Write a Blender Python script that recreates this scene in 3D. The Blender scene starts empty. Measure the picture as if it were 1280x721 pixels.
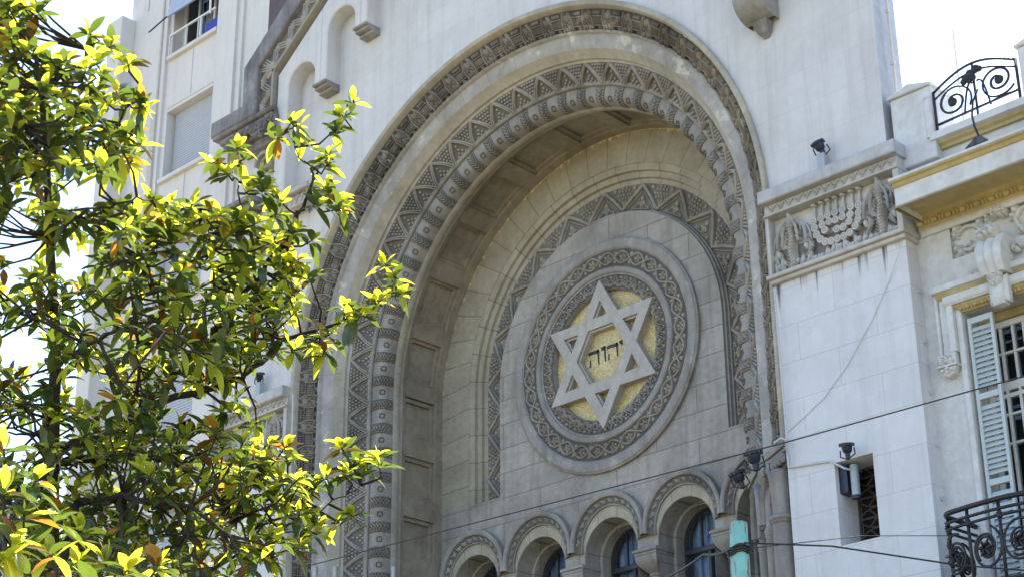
import bpy, math, random
from math import pi, sin, cos, tan, radians, sqrt, hypot, atan2
from mathutils import Matrix, Vector
random.seed(11)
C = bpy.context.scene.collection
SC = bpy.context.scene

# ---------------------------------------------------------------- units
# The place is measured in "modules" (1 module = 1.25 m, origin at the centre
# of the star, x along the facade, y into the building, z up).
K = 1.25
CZ = 8.482195
EYE = 1.6
ZG = -CZ - EYE / K            # the ground, in modules
CAM = Vector((13.98127, -15.98208, -8.482195))
FPX, PITCH, ROLL, YAW = 2285.365, 1.9874269, -0.0092551, 0.7718295
ROT = Matrix.Rotation(YAW, 3, 'Z') @ Matrix.Rotation(PITCH, 3, 'X') @ Matrix.Rotation(ROLL, 3, 'Z')

def W(v):
    return (v[0] * K, v[1] * K, (v[2] + CZ) * K + EYE)
def ray(px, py):
    return ROT @ Vector(((px - 640) / FPX, -(py - 360.5) / FPX, -1.0))
def at(px, py, Y):            # survey: a sighted point on the vertical plane y = Y
    d = ray(px, py); t = (Y - CAM.y) / d.y
    return CAM + d * t
def atd(px, py, dep):         # survey: a sighted point at a distance
    return CAM + ray(px, py) * dep

# ---------------------------------------------------------------- mesh helper
class M:
    def __init__(s): s.v = []; s.f = []; s.m = []; s.uv = {}
    def add(s, vs, fs, m=0, uv=None):
        b = len(s.v); s.v.extend([tuple(v) for v in vs])
        for f in fs: s.f.append([i + b for i in f]); s.m.append(m)
        if uv:
            for i, t in enumerate(uv): s.uv[b + i] = t
        return b
    def box(s, x0, x1, y0, y1, z0, z1, m=0):
        s.add([(x0,y0,z0),(x1,y0,z0),(x1,y1,z0),(x0,y1,z0),(x0,y0,z1),(x1,y0,z1),(x1,y1,z1),(x0,y1,z1)],
              [(3,2,1,0),(4,5,6,7),(0,1,5,4),(1,2,6,5),(2,3,7,6),(3,0,4,7)], m)
    def bbox(s, x0, x1, y0, y1, z0, z1, b=.01, m=0):   # box with a chamfered front
        s.prism([(x0,z0),(x1,z0),(x1,z1),(x0,z1)], y0, y1, b, m)
    def prism(s, poly, y0, y1, b=0, m=0, back=True):   # polygon in xz, from y0 (front) to y1
        n = len(poly)
        if b:
            cx = []
            for i in range(n):
                p0, p1, p2 = poly[i-1], poly[i], poly[(i+1) % n]
                d1 = (p1[0]-p0[0], p1[1]-p0[1]); d2 = (p2[0]-p1[0], p2[1]-p1[1])
                l1 = hypot(*d1) or 1; l2 = hypot(*d2) or 1
                n1 = (-d1[1]/l1, d1[0]/l1); n2 = (-d2[1]/l2, d2[0]/l2)
                k = 1 + n1[0]*n2[0] + n1[1]*n2[1]; k = max(k, .3)
                cx.append((p1[0] + b*(n1[0]+n2[0])/k, p1[1] + b*(n1[1]+n2[1])/k))
            a = sum(poly[i-1][0]*poly[i][1] - poly[i][0]*poly[i-1][1] for i in range(n))
            if a < 0:
                return s.prism(poly[::-1], y0, y1, b, m, back)
            vs = [(x,y0,z) for x,z in cx] + [(x,y0+b,z) for x,z in poly] + [(x,y1,z) for x,z in poly]
            fs = [list(range(n))]
            for i in range(n):
                j = (i+1) % n
                fs += [(i,n+i,n+j,j),(n+i,2*n+i,2*n+j,n+j)]
            if back: fs.append([2*n+i for i in range(n)][::-1])
        else:
            vs = [(x,y0,z) for x,z in poly] + [(x,y1,z) for x,z in poly]
            fs = [list(range(n))] + [(i,n+i,n+(i+1)%n,(i+1)%n) for i in range(n)]
            if back: fs.append([n+i for i in range(n)][::-1])
        s.add(vs, fs, m)
    def grid(s, rows, m=0, close=False, uv=None):       # rows: list of equal-length point rows
        n = len(rows[0]); vs = [p for r in rows for p in r]; fs = []
        R = len(rows)
        for i in range(R-1 if not close else R):
            for j in range(n-1):
                a = i*n+j; b = ((i+1)%R)*n+j
                fs.append((a,a+1,b+1,b))
        s.add(vs, fs, m, uv)
    def tube(s, pts, r, n=6, m=0, cap=True):
        pts = [Vector(p) for p in pts]; rows = []
        k = len(pts); up = None
        for i, p in enumerate(pts):
            d = (pts[min(i+1,k-1)] - pts[max(i-1,0)])
            if d.length < 1e-9: d = Vector((0,0,1))
            d.normalize()
            if up is None:
                up = d.orthogonal().normalized()
            up = (up - d*up.dot(d))
            if up.length < 1e-6: up = d.orthogonal()
            up.normalize(); sd = d.cross(up)
            rr = r[i] if isinstance(r, (list, tuple)) else r
            rows.append([p + (up*cos(2*pi*j/n) + sd*sin(2*pi*j/n))*rr for j in range(n)])
        vs = [p for q in rows for p in q]; fs = []
        for i in range(k-1):
            for j in range(n):
                a = i*n+j; b = i*n+(j+1)%n
                fs.append((a,b,b+n,a+n))
        if cap: fs += [list(range(n))[::-1], [(k-1)*n+j for j in range(n)]]
        s.add(vs, fs, m)
    def lathe(s, prof, o, ax=(0,0,1), n=16, m=0, cap=True):   # prof: (radius, height) along ax
        ax = Vector(ax).normalized(); u = ax.orthogonal().normalized(); w = ax.cross(u); o = Vector(o)
        vs = []; fs = []
        for r, h in prof:
            for j in range(n):
                a = 2*pi*j/n; vs.append(o + ax*h + (u*cos(a)+w*sin(a))*r)
        for i in range(len(prof)-1):
            for j in range(n):
                a = i*n+j; b = i*n+(j+1)%n; fs.append((a,b,b+n,a+n))
        if cap: fs += [list(range(n))[::-1], [(len(prof)-1)*n+j for j in range(n)]]
        s.add(vs, fs, m)
    # relief on a mapped surface: P(s, u, h)
    def rib(s, P, pts, w, h, m=0, h0=-.012):
        n = len(pts)
        if n < 2: return
        rows = []
        for i, (a, b) in enumerate(pts):
            a0, b0 = pts[max(i-1,0)]; a1, b1 = pts[min(i+1,n-1)]
            da, db = a1-a0, b1-b0; l = hypot(da, db) or 1; na, nb = -db/l, da/l
            ww = w[i] if isinstance(w, list) else w
            rows.append([P(a+na*k*ww, b+nb*k*ww, z) for k, z in ((-.5,h0),(-.36,h*.75),(0,h),(.36,h*.75),(.5,h0))])
        s.grid(rows, m)
        for r in (rows[0], rows[-1]): s.add(r, [(0,1,2,3,4)], m)
    def dome(s, P, a, b, ra, rb, h, rot=0, m=0, n=8, h0=-.012):
        vs = []; c, d = cos(rot), sin(rot)
        for k, z in ((1,h0),(.85,h*.55),(.45,h*.93)):
            for j in range(n):
                x = cos(2*pi*j/n)*ra*k; y = sin(2*pi*j/n)*rb*k
                vs.append(P(a+x*c-y*d, b+x*d+y*c, z))
        vs.append(P(a, b, h)); fs = []
        for i in range(2):
            for j in range(n):
                fs.append((i*n+j, i*n+(j+1)%n, (i+1)*n+(j+1)%n, (i+1)*n+j))
        for j in range(n): fs.append((2*n+j, 2*n+(j+1)%n, 3*n))
        s.add(vs, fs, m)
    def leaf(s, P, a, b, l, w, rot, h, m=0):            # pointed relief leaf with a ridge
        c, d = cos(rot), sin(rot); L = []; R = []; Z = []
        for t, k in ((0,.25),(.25,.9),(.55,1),(.8,.6),(1,.05)):
            x = t*l
            for lst, sg in ((L,1),(R,-1)):
                y = sg*k*w/2; lst.append(P(a+x*c-y*d, b+x*d+y*c, -.012 if k<.1 else h*.25))
            Z.append(P(a+x*c, b+x*d, h*(1-.5*t)))
        Lb = []; Rb = []
        for t, k in ((0,.25),(.25,.9),(.55,1),(.8,.6),(1,.05)):
            x = t*l
            for lst, sg in ((Lb,1),(Rb,-1)):
                y = sg*k*w*.56; lst.append(P(a+x*c-y*d, b+x*d+y*c, -.012))
        s.grid([Lb, L, Z, R, Rb], m)
    def spiral(s, P, a, b, r, turns, w, h, a0=0, sg=1, m=0, n=14):
        pts = []
        for i in range(n+1):
            t = i/n; an = a0 + sg*t*turns*2*pi; rr = r*(1-.85*t)
            pts.append((a+rr*cos(an), b+rr*sin(an)))
        s.rib(P, pts, w, h, m); s.dome(P, a, b, w*.7, w*.7, h*1.2, 0, m, 6)
    def build(s, name, mats, parent=None, smooth=False, label=None):
        o0 = Vector(parent_world(parent)) if parent else Vector((0,0,0))
        me = bpy.data.meshes.new(name)
        me.from_pydata([Vector(W(v)) - o0 for v in s.v], [], s.f)
        if not isinstance(mats, (list, tuple)): mats = [mats]
        for x in mats: me.materials.append(x)
        me.polygons.foreach_set('material_index', s.m)
        if s.uv:
            ul = me.uv_layers.new(name='UVMap')
            for lp in me.loops:
                ul.data[lp.index].uv = s.uv.get(lp.vertex_index, (0,0))
        if smooth:
            me.polygons.foreach_set('use_smooth', [True]*len(me.polygons))
            if smooth is not True: me.set_sharp_from_angle(angle=radians(smooth))
        me.update()
        o = bpy.data.objects.new(name, me); C.objects.link(o)
        if parent: o.parent = parent
        if label: o['label'] = label
        return o
    def thing(s, name, mats, label, cat, group=None, smooth=False, kind=None):
        # one-mesh thing, origin at the base of its bounding box
        xs = [v[0] for v in s.v]; ys = [v[1] for v in s.v]; zs = [v[2] for v in s.v]
        c = Vector(((min(xs)+max(xs))/2, (min(ys)+max(ys))/2, min(zs)))
        o = s.build(name, mats, None, smooth)
        wc = Vector(W(c)); o.data.transform(Matrix.Translation(-wc)); o.location = wc
        return tag(o, label, cat, group, kind)

WLOC = {}
def parent_world(p):
    while p is not None:
        if p.name in WLOC: return WLOC[p.name]
        p = p.parent
    return (0,0,0)
def tag(o, label, cat=None, group=None, kind=None):
    if label: o['label'] = label
    if cat: o['category'] = cat
    if group: o['group'] = group
    if kind: o['kind'] = kind
    return o
def thing(name, loc, label, cat, group=None):
    o = bpy.data.objects.new(name, None); C.objects.link(o)
    o.location = W(loc); o.empty_display_size = .3
    WLOC[o.name] = tuple(o.location)
    return tag(o, label, cat, group)

# ---------------------------------------------------------------- materials
def newmat(name):
    m = bpy.data.materials.new(name); m.use_nodes = True
    nt = m.node_tree; return m, nt, nt.nodes['Principled BSDF']
def nd(nt, t, **k):
    n = nt.nodes.new(t)
    for a, b in k.items():
        if a in n.inputs: n.inputs[a].default_value = b
        else: setattr(n, a, b)
    return n
def mixc(nt, fac, a, b, bt='MIX'):
    n = nt.nodes.new('ShaderNodeMix'); n.data_type = 'RGBA'; n.blend_type = bt
    for sock, val in ((n.inputs[0], fac), (n.inputs[6], a), (n.inputs[7], b)):
        if hasattr(val, 'is_output') or isinstance(val, bpy.types.NodeSocket): nt.links.new(val, sock)
        elif isinstance(val, (int, float)): sock.default_value = val
        else: sock.default_value = (*val, 1)
    return n.outputs[2]
def ramp(nt, src, stops):
    r = nt.nodes.new('ShaderNodeValToRGB'); nt.links.new(src, r.inputs[0])
    e = r.color_ramp.elements
    while len(e) < len(stops): e.new(.5)
    for i, (p, v) in enumerate(stops):
        e[i].position = p; e[i].color = (v, v, v, 1)
    return r.outputs[0]
def stone(name, col, dirt, joints=None, uv=False, grime=.5, streak=.4, bump=.25, rough=.85, mottle=.12, joint_dark=.55, light=None, lightamt=0, var2=.88, drip=None):
    m, nt, b = newmat(name); L = nt.links.new
    tc = nt.nodes.new('ShaderNodeTexCoord'); co = tc.outputs['Object']
    n1 = nd(nt, 'ShaderNodeTexNoise', Scale=1.1, Detail=9.0, Roughness=.68); L(co, n1.inputs['Vector'])
    n2 = nd(nt, 'ShaderNodeTexNoise', Scale=9.0, Detail=6.0, Roughness=.6); L(co, n2.inputs['Vector'])
    mp = nt.nodes.new('ShaderNodeMapping'); mp.inputs['Scale'].default_value = (5.5, 5.5, .32); L(co, mp.inputs[0])
    n3 = nd(nt, 'ShaderNodeTexNoise', Scale=1.0, Detail=7.0, Roughness=.65); L(mp.outputs[0], n3.inputs['Vector'])
    n4 = nd(nt, 'ShaderNodeTexNoise', Scale=60.0, Detail=4.0, Roughness=.6); L(co, n4.inputs['Vector'])
    base = mixc(nt, ramp(nt, n2.outputs[0], [(.3,0),(.7,1)]), tuple(c*(1-mottle) for c in col), tuple(min(1,c*(1+mottle)) for c in col))
    g = nt.nodes.new('ShaderNodeMath'); g.operation = 'MULTIPLY'; L(ramp(nt, n1.outputs[0], [(.42,0),(.68,1)]), g.inputs[0]); g.inputs[1].default_value = grime
    base = mixc(nt, g.outputs[0], base, dirt)
    g2 = nt.nodes.new('ShaderNodeMath'); g2.operation = 'MULTIPLY'; L(ramp(nt, n3.outputs[0], [(.48,0),(.72,1)]), g2.inputs[0]); g2.inputs[1].default_value = streak
    base = mixc(nt, g2.outputs[0], base, dirt)
    if lightamt:
        n5 = nd(nt, 'ShaderNodeTexNoise', Scale=2.3, Detail=10.0, Roughness=.72); L(co, n5.inputs['Vector'])
        g5 = nt.nodes.new('ShaderNodeMath'); g5.operation = 'MULTIPLY'; L(ramp(nt, n5.outputs[0], [(.56,0),(.62,1)]), g5.inputs[0]); g5.inputs[1].default_value = lightamt
        base = mixc(nt, g5.outputs[0], base, light)
    if drip:        # run-off stains hanging from the sill above
        sp0 = nt.nodes.new('ShaderNodeSeparateXYZ'); L(co, sp0.inputs[0])
        nx = nd(nt, 'ShaderNodeTexNoise', Scale=5.5, Detail=4.0, Roughness=.6); nx.noise_dimensions = '1D'; L(sp0.outputs[0], nx.inputs['W'])
        ln = nt.nodes.new('ShaderNodeMath'); ln.operation = 'MULTIPLY_ADD'; L(ramp(nt, nx.outputs[0], [(.52,0),(.70,1)]), ln.inputs[0]); ln.inputs[1].default_value = .42; ln.inputs[2].default_value = .0
        dz = nt.nodes.new('ShaderNodeMath'); dz.operation = 'SUBTRACT'; dz.inputs[0].default_value = drip; L(sp0.outputs[2], dz.inputs[1])
        rt = nt.nodes.new('ShaderNodeMath'); rt.operation = 'SUBTRACT'; L(ln.outputs[0], rt.inputs[0]); L(dz.outputs[0], rt.inputs[1])
        mk = nt.nodes.new('ShaderNodeMath'); mk.operation = 'MULTIPLY'; mk.use_clamp = True; L(rt.outputs[0], mk.inputs[0]); mk.inputs[1].default_value = 3.2
        base = mixc(nt, mk.outputs[0], base, (.10,.10,.12))
    hsum = nt.nodes.new('ShaderNodeMath'); hsum.operation = 'MULTIPLY_ADD'
    L(n4.outputs[0], hsum.inputs[0]); hsum.inputs[1].default_value = .35; L(n2.outputs[0], hsum.inputs[2])
    hout = hsum.outputs[0]
    if joints:
        if uv: vec = tc.outputs['UV']
        else:
            sp = nt.nodes.new('ShaderNodeSeparateXYZ'); L(co, sp.inputs[0])
            ad = nt.nodes.new('ShaderNodeMath'); ad.operation = 'ADD'; L(sp.outputs[0], ad.inputs[0]); L(sp.outputs[1], ad.inputs[1])
            cb = nt.nodes.new('ShaderNodeCombineXYZ'); L(ad.outputs[0], cb.inputs[0]); L(sp.outputs[2], cb.inputs[1]); vec = cb.outputs[0]
        br = nt.nodes.new('ShaderNodeTexBrick'); L(vec, br.inputs['Vector'])
        br.inputs['Scale'].default_value = 1; br.inputs['Brick Width'].default_value = joints[0]; br.inputs['Row Height'].default_value = joints[1]
        br.inputs['Mortar Size'].default_value = joints[2] if len(joints) > 2 else .008; br.inputs['Mortar Smooth'].default_value = .3
        br.inputs['Color1'].default_value = (1,1,1,1); br.inputs['Color2'].default_value = (var2,var2,var2+.01,1); br.inputs['Mortar'].default_value = (1,1,1,1)
        base = mixc(nt, 1.0, base, br.outputs['Color'], 'MULTIPLY')
        jf = nt.nodes.new('ShaderNodeMath'); jf.operation = 'MULTIPLY'; L(br.outputs['Fac'], jf.inputs[0]); jf.inputs[1].default_value = joint_dark
        base = mixc(nt, jf.outputs[0], base, tuple(c*.35 for c in col))
        h2 = nt.nodes.new('ShaderNodeMath'); h2.operation = 'MULTIPLY_ADD'; L(br.outputs['Fac'], h2.inputs[0]); h2.inputs[1].default_value = -1.5; L(hout, h2.inputs[2]); hout = h2.outputs[0]
    bp = nt.nodes.new('ShaderNodeBump'); bp.inputs['Strength'].default_value = bump; bp.inputs['Distance'].default_value = .02
    L(hout, bp.inputs['Height']); L(bp.outputs[0], b.inputs['Normal']); L(base, b.inputs['Base Color'])
    b.inputs['Roughness'].default_value = rough; b.inputs['Specular IOR Level'].default_value = .25
    return m
def plain(name, col, rough=.5, metal=0, var=.12, scale=8, bump=.0, spec=.5):
    m, nt, b = newmat(name); L = nt.links.new
    tc = nt.nodes.new('ShaderNodeTexCoord')
    n = nd(nt, 'ShaderNodeTexNoise', Scale=float(scale), Detail=6.0, Roughness=.65); L(tc.outputs['Object'], n.inputs['Vector'])
    L(mixc(nt, ramp(nt, n.outputs[0], [(.3,0),(.7,1)]), tuple(c*(1-var) for c in col), tuple(min(1,c*(1+var)) for c in col)), b.inputs['Base Color'])
    b.inputs['Roughness'].default_value = rough; b.inputs['Metallic'].default_value = metal; b.inputs['Specular IOR Level'].default_value = spec
    if bump:
        bp = nt.nodes.new('ShaderNodeBump'); bp.inputs['Strength'].default_value = bump; bp.inputs['Distance'].default_value = .01
        L(n.outputs[0], bp.inputs['Height']); L(bp.outputs[0], b.inputs['Normal'])
    return m

GRIME = (.10,.095,.085)
MT = {}
MT['wall'] = stone('pale_limestone', (.56,.56,.565), (.29,.28,.255), (1.25,.52,.006), grime=.26, streak=.36, bump=.10, mottle=.04, joint_dark=.20, var2=.95)
MT['pier'] = stone('pier_limestone', (.575,.585,.61), (.33,.33,.33), (1.15,.50,.007), grime=.22, streak=.30, bump=.10, mottle=.04, joint_dark=.32, var2=.95, drip=11.09)
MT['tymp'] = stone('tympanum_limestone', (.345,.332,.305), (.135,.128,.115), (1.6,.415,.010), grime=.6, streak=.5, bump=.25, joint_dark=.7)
MT['vouss'] = stone('voussoir_limestone', (.36,.338,.272), (.175,.155,.11), (.44,5,.010), uv=True, grime=.5, streak=.2, bump=.25, joint_dark=.7)
MT['trim'] = stone('weathered_trim', (.29,.28,.265), (.09,.085,.077), None, grime=.6, streak=.45, bump=.3)
MT['carve'] = stone('carved_limestone', (.35,.338,.315), (.085,.08,.075), None, grime=.75, streak=.2, bump=.4)
MT['carvebg'] = stone('dark_carved_ground', (.15,.142,.13), (.05,.047,.043), None, grime=.7, streak=.2, bump=.5)  # darker tone for carving grounds and some raised blocks
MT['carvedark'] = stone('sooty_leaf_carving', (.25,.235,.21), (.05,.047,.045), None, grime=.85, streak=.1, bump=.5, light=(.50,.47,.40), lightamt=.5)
MT['leafbg'] = stone('dark_leaf_ground', (.095,.088,.08), (.035,.033,.03), None, grime=.8, streak=.1, bump=.5)  # darker ground behind the leaf band
MT['smooth'] = stone('smooth_arch_stone', (.36,.352,.34), (.14,.13,.115), (.62,5,.006), uv=True, grime=.6, streak=.1, bump=.2, light=(.62,.59,.53), lightamt=.6, joint_dark=.45)
MT['fillet'] = stone('cream_fillet_stone', (.39,.37,.32), (.17,.15,.11), (.62,5,.006), uv=True, grime=.55, streak=.15, bump=.2, joint_dark=.3, light=(.52,.43,.22), lightamt=.45)
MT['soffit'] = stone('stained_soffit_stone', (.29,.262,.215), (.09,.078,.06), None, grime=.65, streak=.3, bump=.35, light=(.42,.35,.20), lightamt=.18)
MT['star'] = stone('star_stone', (.40,.385,.365), (.2,.19,.175), None, grime=.35, streak=.45, bump=.2)
MT['ring'] = stone('medallion_ring_stone', (.27,.262,.25), (.12,.114,.108), None, grime=.5, streak=.5, bump=.2, light=(.46,.45,.43), lightamt=.3)
MT['carve2'] = stone('carved_panel_stone', (.32,.305,.275), (.11,.105,.095), None, grime=.6, streak=.3, bump=.35)
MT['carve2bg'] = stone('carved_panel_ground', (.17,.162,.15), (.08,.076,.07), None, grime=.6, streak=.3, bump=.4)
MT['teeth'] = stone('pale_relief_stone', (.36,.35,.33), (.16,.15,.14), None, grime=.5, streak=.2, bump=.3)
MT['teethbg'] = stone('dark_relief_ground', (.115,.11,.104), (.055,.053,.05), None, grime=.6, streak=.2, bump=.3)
MT['frieze'] = stone('carved_frieze_stone', (.46,.45,.43), (.20,.19,.17), None, grime=.5, streak=.3, bump=.3)
MT['friezebg'] = stone('carved_frieze_ground', (.22,.215,.205), (.09,.085,.08), None, grime=.6, streak=.3, bump=.3)
MT['ledge'] = stone('grey_ledge_stone', (.43,.435,.445), (.20,.195,.19), None, grime=.45, streak=.4, bump=.25)
MT['flank'] = stone('shade_toned_flank', (.33,.35,.385), (.20,.20,.215), None, grime=.4, streak=.4, bump=.2)  # wall stone toned darker: shade of the side face put into its colour
MT['flake'] = plain('flaking_ochre_paint', (.62,.50,.24), .8, var=.25, scale=20)
MT['dark'] = stone('sooty_coping_stone', (.25,.245,.26), (.07,.066,.072), None, grime=.7, streak=.6, bump=.4, light=(.38,.34,.30), lightamt=.35)
MT['purple'] = stone('dark_render', (.115,.095,.105), (.06,.05,.055), None, grime=.5, streak=.3, bump=.5)
MT['plaster'] = stone('cream_plaster', (.545,.555,.56), (.30,.29,.265), None, grime=.35, streak=.25, bump=.22)
MT['ochre'] = stone('bounce_toned_moulding', (.42,.345,.17), (.18,.14,.07), None, grime=.5, streak=.15, bump=.25)  # warm bounce on the undersides, put into the colour as ochre
MT['apt'] = stone('apartment_render', (.585,.575,.565), (.40,.385,.365), None, grime=.25, streak=.35, bump=.06, mottle=.04)
MT['apt2'] = stone('apartment_side_render', (.48,.46,.44), (.30,.28,.26), None, grime=.3, streak=.45, bump=.12)
MT['shutter'] = plain('grey_shutter_paint', (.40,.455,.465), .45, var=.08)
MT['roller'] = plain('roller_shutter_plastic', (.38,.42,.49), .4, var=.06)
MT['skyblind'] = plain('sky_tinted_blind', (.36,.43,.60), .4, var=.06)  # bluer copy of the roller shutter, reflected sky put into its colour
MT['iron'] = plain('black_iron', (.018,.018,.022), .45, .3, var=.3, bump=.2)
MT['lamp'] = plain('navy_lamp_paint', (.02,.025,.05), .4, .2, var=.25, bump=.1)
MT['steel'] = plain('galvanised_steel', (.33,.36,.38), .45, .25, var=.15)
MT['navyframe'] = plain('dark_window_frame', (.03,.03,.04), .4, var=.2)
MT['whitewood'] = plain('white_painted_wood', (.68,.70,.70), .4, var=.08)
MT['blackgap'] = plain('dark_room', (.012,.012,.014), .9, var=.2)
MT['cable'] = plain('black_cable', (.012,.012,.014), .5, var=.1)
MT['wirewhite'] = plain('grey_cable', (.45,.46,.48), .5, var=.1)
MT['letter'] = plain('black_letter_mosaic', (.02,.02,.022), .5, var=.3, scale=40)
MT['bark'] = stone('dark_bark', (.045,.036,.028), (.02,.016,.013), None, grime=.6, streak=.6, bump=.8)
MT['ground'] = stone('pavement_tiles', (.37,.30,.17), (.26,.21,.12), (.5,.5,.01), grime=.4, streak=0, bump=.1)

def curtain():
    m, nt, b = newmat('blue_lit_curtain'); L = nt.links.new
    tc = nt.nodes.new('ShaderNodeTexCoord')
    w = nt.nodes.new('ShaderNodeTexWave'); w.wave_type = 'BANDS'; w.bands_direction = 'X'
    w.inputs['Scale'].default_value = 4.5; w.inputs['Distortion'].default_value = 2.5; w.inputs['Detail'].default_value = 3
    L(tc.outputs['Object'], w.inputs['Vector'])
    L(mixc(nt, w.outputs[1], (.15,.23,.42), (.42,.53,.75)), b.inputs['Base Color'])
    bp = nt.nodes.new('ShaderNodeBump'); bp.inputs['Strength'].default_value = .6; bp.inputs['Distance'].default_value = .05
    L(w.outputs[1], bp.inputs['Height']); L(bp.outputs[0], b.inputs['Normal']); b.inputs['Roughness'].default_value = .8
    return m
MT['curtain'] = curtain()
def glass():
    m, nt, b = newmat('window_glass'); L = nt.links.new
    nt.nodes.remove(b); out = nt.nodes['Material Output']
    t = nt.nodes.new('ShaderNodeBsdfTransparent'); t.inputs[0].default_value = (.75,.82,.85,1)
    g = nt.nodes.new('ShaderNodeBsdfGlossy'); g.inputs['Roughness'].default_value = .03
    f = nt.nodes.new('ShaderNodeFresnel'); f.inputs['IOR'].default_value = 1.6
    mx = nt.nodes.new('ShaderNodeMixShader'); L(f.outputs[0], mx.inputs[0]); L(t.outputs[0], mx.inputs[1]); L(g.outputs[0], mx.inputs[2]); L(mx.outputs[0], out.inputs[0])
    return m
MT['glass'] = glass()
def gold():
    m, nt, b = newmat('gold_mosaic'); L = nt.links.new
    tc = nt.nodes.new('ShaderNodeTexCoord')
    v = nt.nodes.new('ShaderNodeTexVoronoi'); v.inputs['Scale'].default_value = 46; L(tc.outputs['Object'], v.inputs['Vector'])
    sp = nt.nodes.new('ShaderNodeSeparateColor'); L(v.outputs['Color'], sp.inputs[0])
    c = mixc(nt, sp.outputs[0], (.38,.30,.13), (.62,.53,.29))
    n = nd(nt, 'ShaderNodeTexNoise', Scale=3.0, Detail=5.0); L(tc.outputs['Object'], n.inputs['Vector'])
    c = mixc(nt, ramp(nt, n.outputs[0], [(.5,0),(.75,.6)]), c, (.30,.23,.12))
    L(c, b.inputs['Base Color']); b.inputs['Roughness'].default_value = .55; b.inputs['Metallic'].default_value = .25
    bp = nt.nodes.new('ShaderNodeBump'); bp.inputs['Strength'].default_value = .5; bp.inputs['Distance'].default_value = .01
    L(v.outputs['Distance'], bp.inputs['Height']); L(bp.outputs[0], b.inputs['Normal'])
    return m
MT['gold'] = gold()
def polepaint():
    m, nt, b = newmat('teal_pole_paint'); L = nt.links.new
    tc = nt.nodes.new('ShaderNodeTexCoord')
    n = nd(nt, 'ShaderNodeTexNoise', Scale=5.0, Detail=8.0, Roughness=.7); L(tc.outputs['Object'], n.inputs['Vector'])
    c = mixc(nt, ramp(nt, n.outputs[0], [(.35,0),(.65,1)]), (.14,.36,.32), (.21,.45,.40))
    mp = nt.nodes.new('ShaderNodeMapping'); mp.inputs['Scale'].default_value = (18,18,2.2); L(tc.outputs['Object'], mp.inputs[0])
    n2 = nd(nt, 'ShaderNodeTexNoise', Scale=1.0, Detail=6.0, Roughness=.7); L(mp.outputs[0], n2.inputs['Vector'])
    c = mixc(nt, ramp(nt, n2.outputs[0], [(.6,0),(.68,1)]), c, (.20,.075,.025))
    spz = nt.nodes.new('ShaderNodeSeparateXYZ'); L(tc.outputs['Object'], spz.inputs[0])
    rz = nt.nodes.new('ShaderNodeMapRange'); L(spz.outputs[2], rz.inputs[0]); rz.inputs[1].default_value = 5.9; rz.inputs[2].default_value = 6.25; rz.inputs[3].default_value = 0; rz.inputs[4].default_value = .30
    ad = nt.nodes.new('ShaderNodeMath'); L(n2.outputs[0], ad.inputs[0]); L(rz.outputs[0], ad.inputs[1])
    c = mixc(nt, ramp(nt, ad.outputs[0], [(.68,0),(.76,1)]), c, (.22,.09,.03))
    n3 = nd(nt, 'ShaderNodeTexNoise', Scale=22.0, Detail=8.0, Roughness=.75); L(tc.outputs['Object'], n3.inputs['Vector'])
    c = mixc(nt, ramp(nt, n3.outputs[0], [(.60,0),(.66,.7)]), c, (.34,.52,.47))
    bp = nt.nodes.new('ShaderNodeBump'); bp.inputs['Strength'].default_value = .5; bp.inputs['Distance'].default_value = .006; L(n3.outputs[0], bp.inputs['Height']); L(bp.outputs[0], b.inputs['Normal'])
    L(c, b.inputs['Base Color']); b.inputs['Roughness'].default_value = .5
    return m
MT['pole'] = polepaint()

# ---------------------------------------------------------------- mapped bands
class Band:      # a band between two concentric-ish edges A, B = (radius, y, centre z); jamb - arc - jamb
    def __init__(s, A, B, zb, bulge=0):
        s.a, s.b, s.zb, s.bulge = A, B, zb, bulge
        s.rm = (A[0]+B[0])/2; s.wd = hypot(A[0]-B[0], A[1]-B[1])
        tr, ty = (B[0]-A[0])/s.wd, (B[1]-A[1])/s.wd
        s.nr, s.ny = -ty, tr
        s.zc = (A[2]+B[2])/2; s.J = s.zc - zb; s.arc = pi*s.rm; s.total = 2*s.J + s.arc
    def P(s, q, u, h=0):
        t = u/s.wd; A, B = s.a, s.b
        if s.bulge: h = h + s.bulge*sin(pi*min(1,max(0,t)))
        r = A[0]+(B[0]-A[0])*t + s.nr*h; y = A[1]+(B[1]-A[1])*t + s.ny*h; zc = A[2]+(B[2]-A[2])*t
        if q < s.J: return (-r, y, s.zb + (zc-s.zb)*q/s.J)
        if q <= s.J+s.arc:
            th = pi - (q-s.J)/s.rm
            return (r*cos(th), y, zc + r*sin(th))
        return (r, y, zc - (zc-s.zb)*(q-s.J-s.arc)/s.J)
    def samples(s, nj=3, na=72):
        return [s.J*i/nj for i in range(nj)] + [s.J+s.arc*i/na for i in range(na+1)] + [s.J+s.arc+s.J*(i+1)/nj for i in range(nj)]
    def sheet(s, m, nu=1, mi=0, h=0):
        rows = []; uv = []
        for q in s.samples():
            rows.append([s.P(q, s.wd*j/nu, h) for j in range(nu+1)])
            uv += [((q-s.J)*K, (s.wd*j/nu+.01)*K) for j in range(nu+1)]
        m.grid(rows, mi, uv=uv)
class Ring:      # full circle about (0, 0)
    def __init__(s, r0, r1, Y): s.r0, s.r1, s.Y = r0, r1, Y; s.rm = (r0+r1)/2; s.wd = r0-r1; s.total = 2*pi*s.rm
    def P(s, q, u, h=0):
        r = s.r0-u; t = pi/2 - q/s.rm
        return (r*cos(t), s.Y-h, r*sin(t))
class Flat:      # origin o, along d, across e, out n
    def __init__(s, o, d, e, n): s.o, s.d, s.e, s.n = Vector(o), Vector(d).normalized(), Vector(e).normalized(), Vector(n).normalized()
    def P(s, a, b, h=0): return s.o + s.d*a + s.e*b + s.n*h
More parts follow.
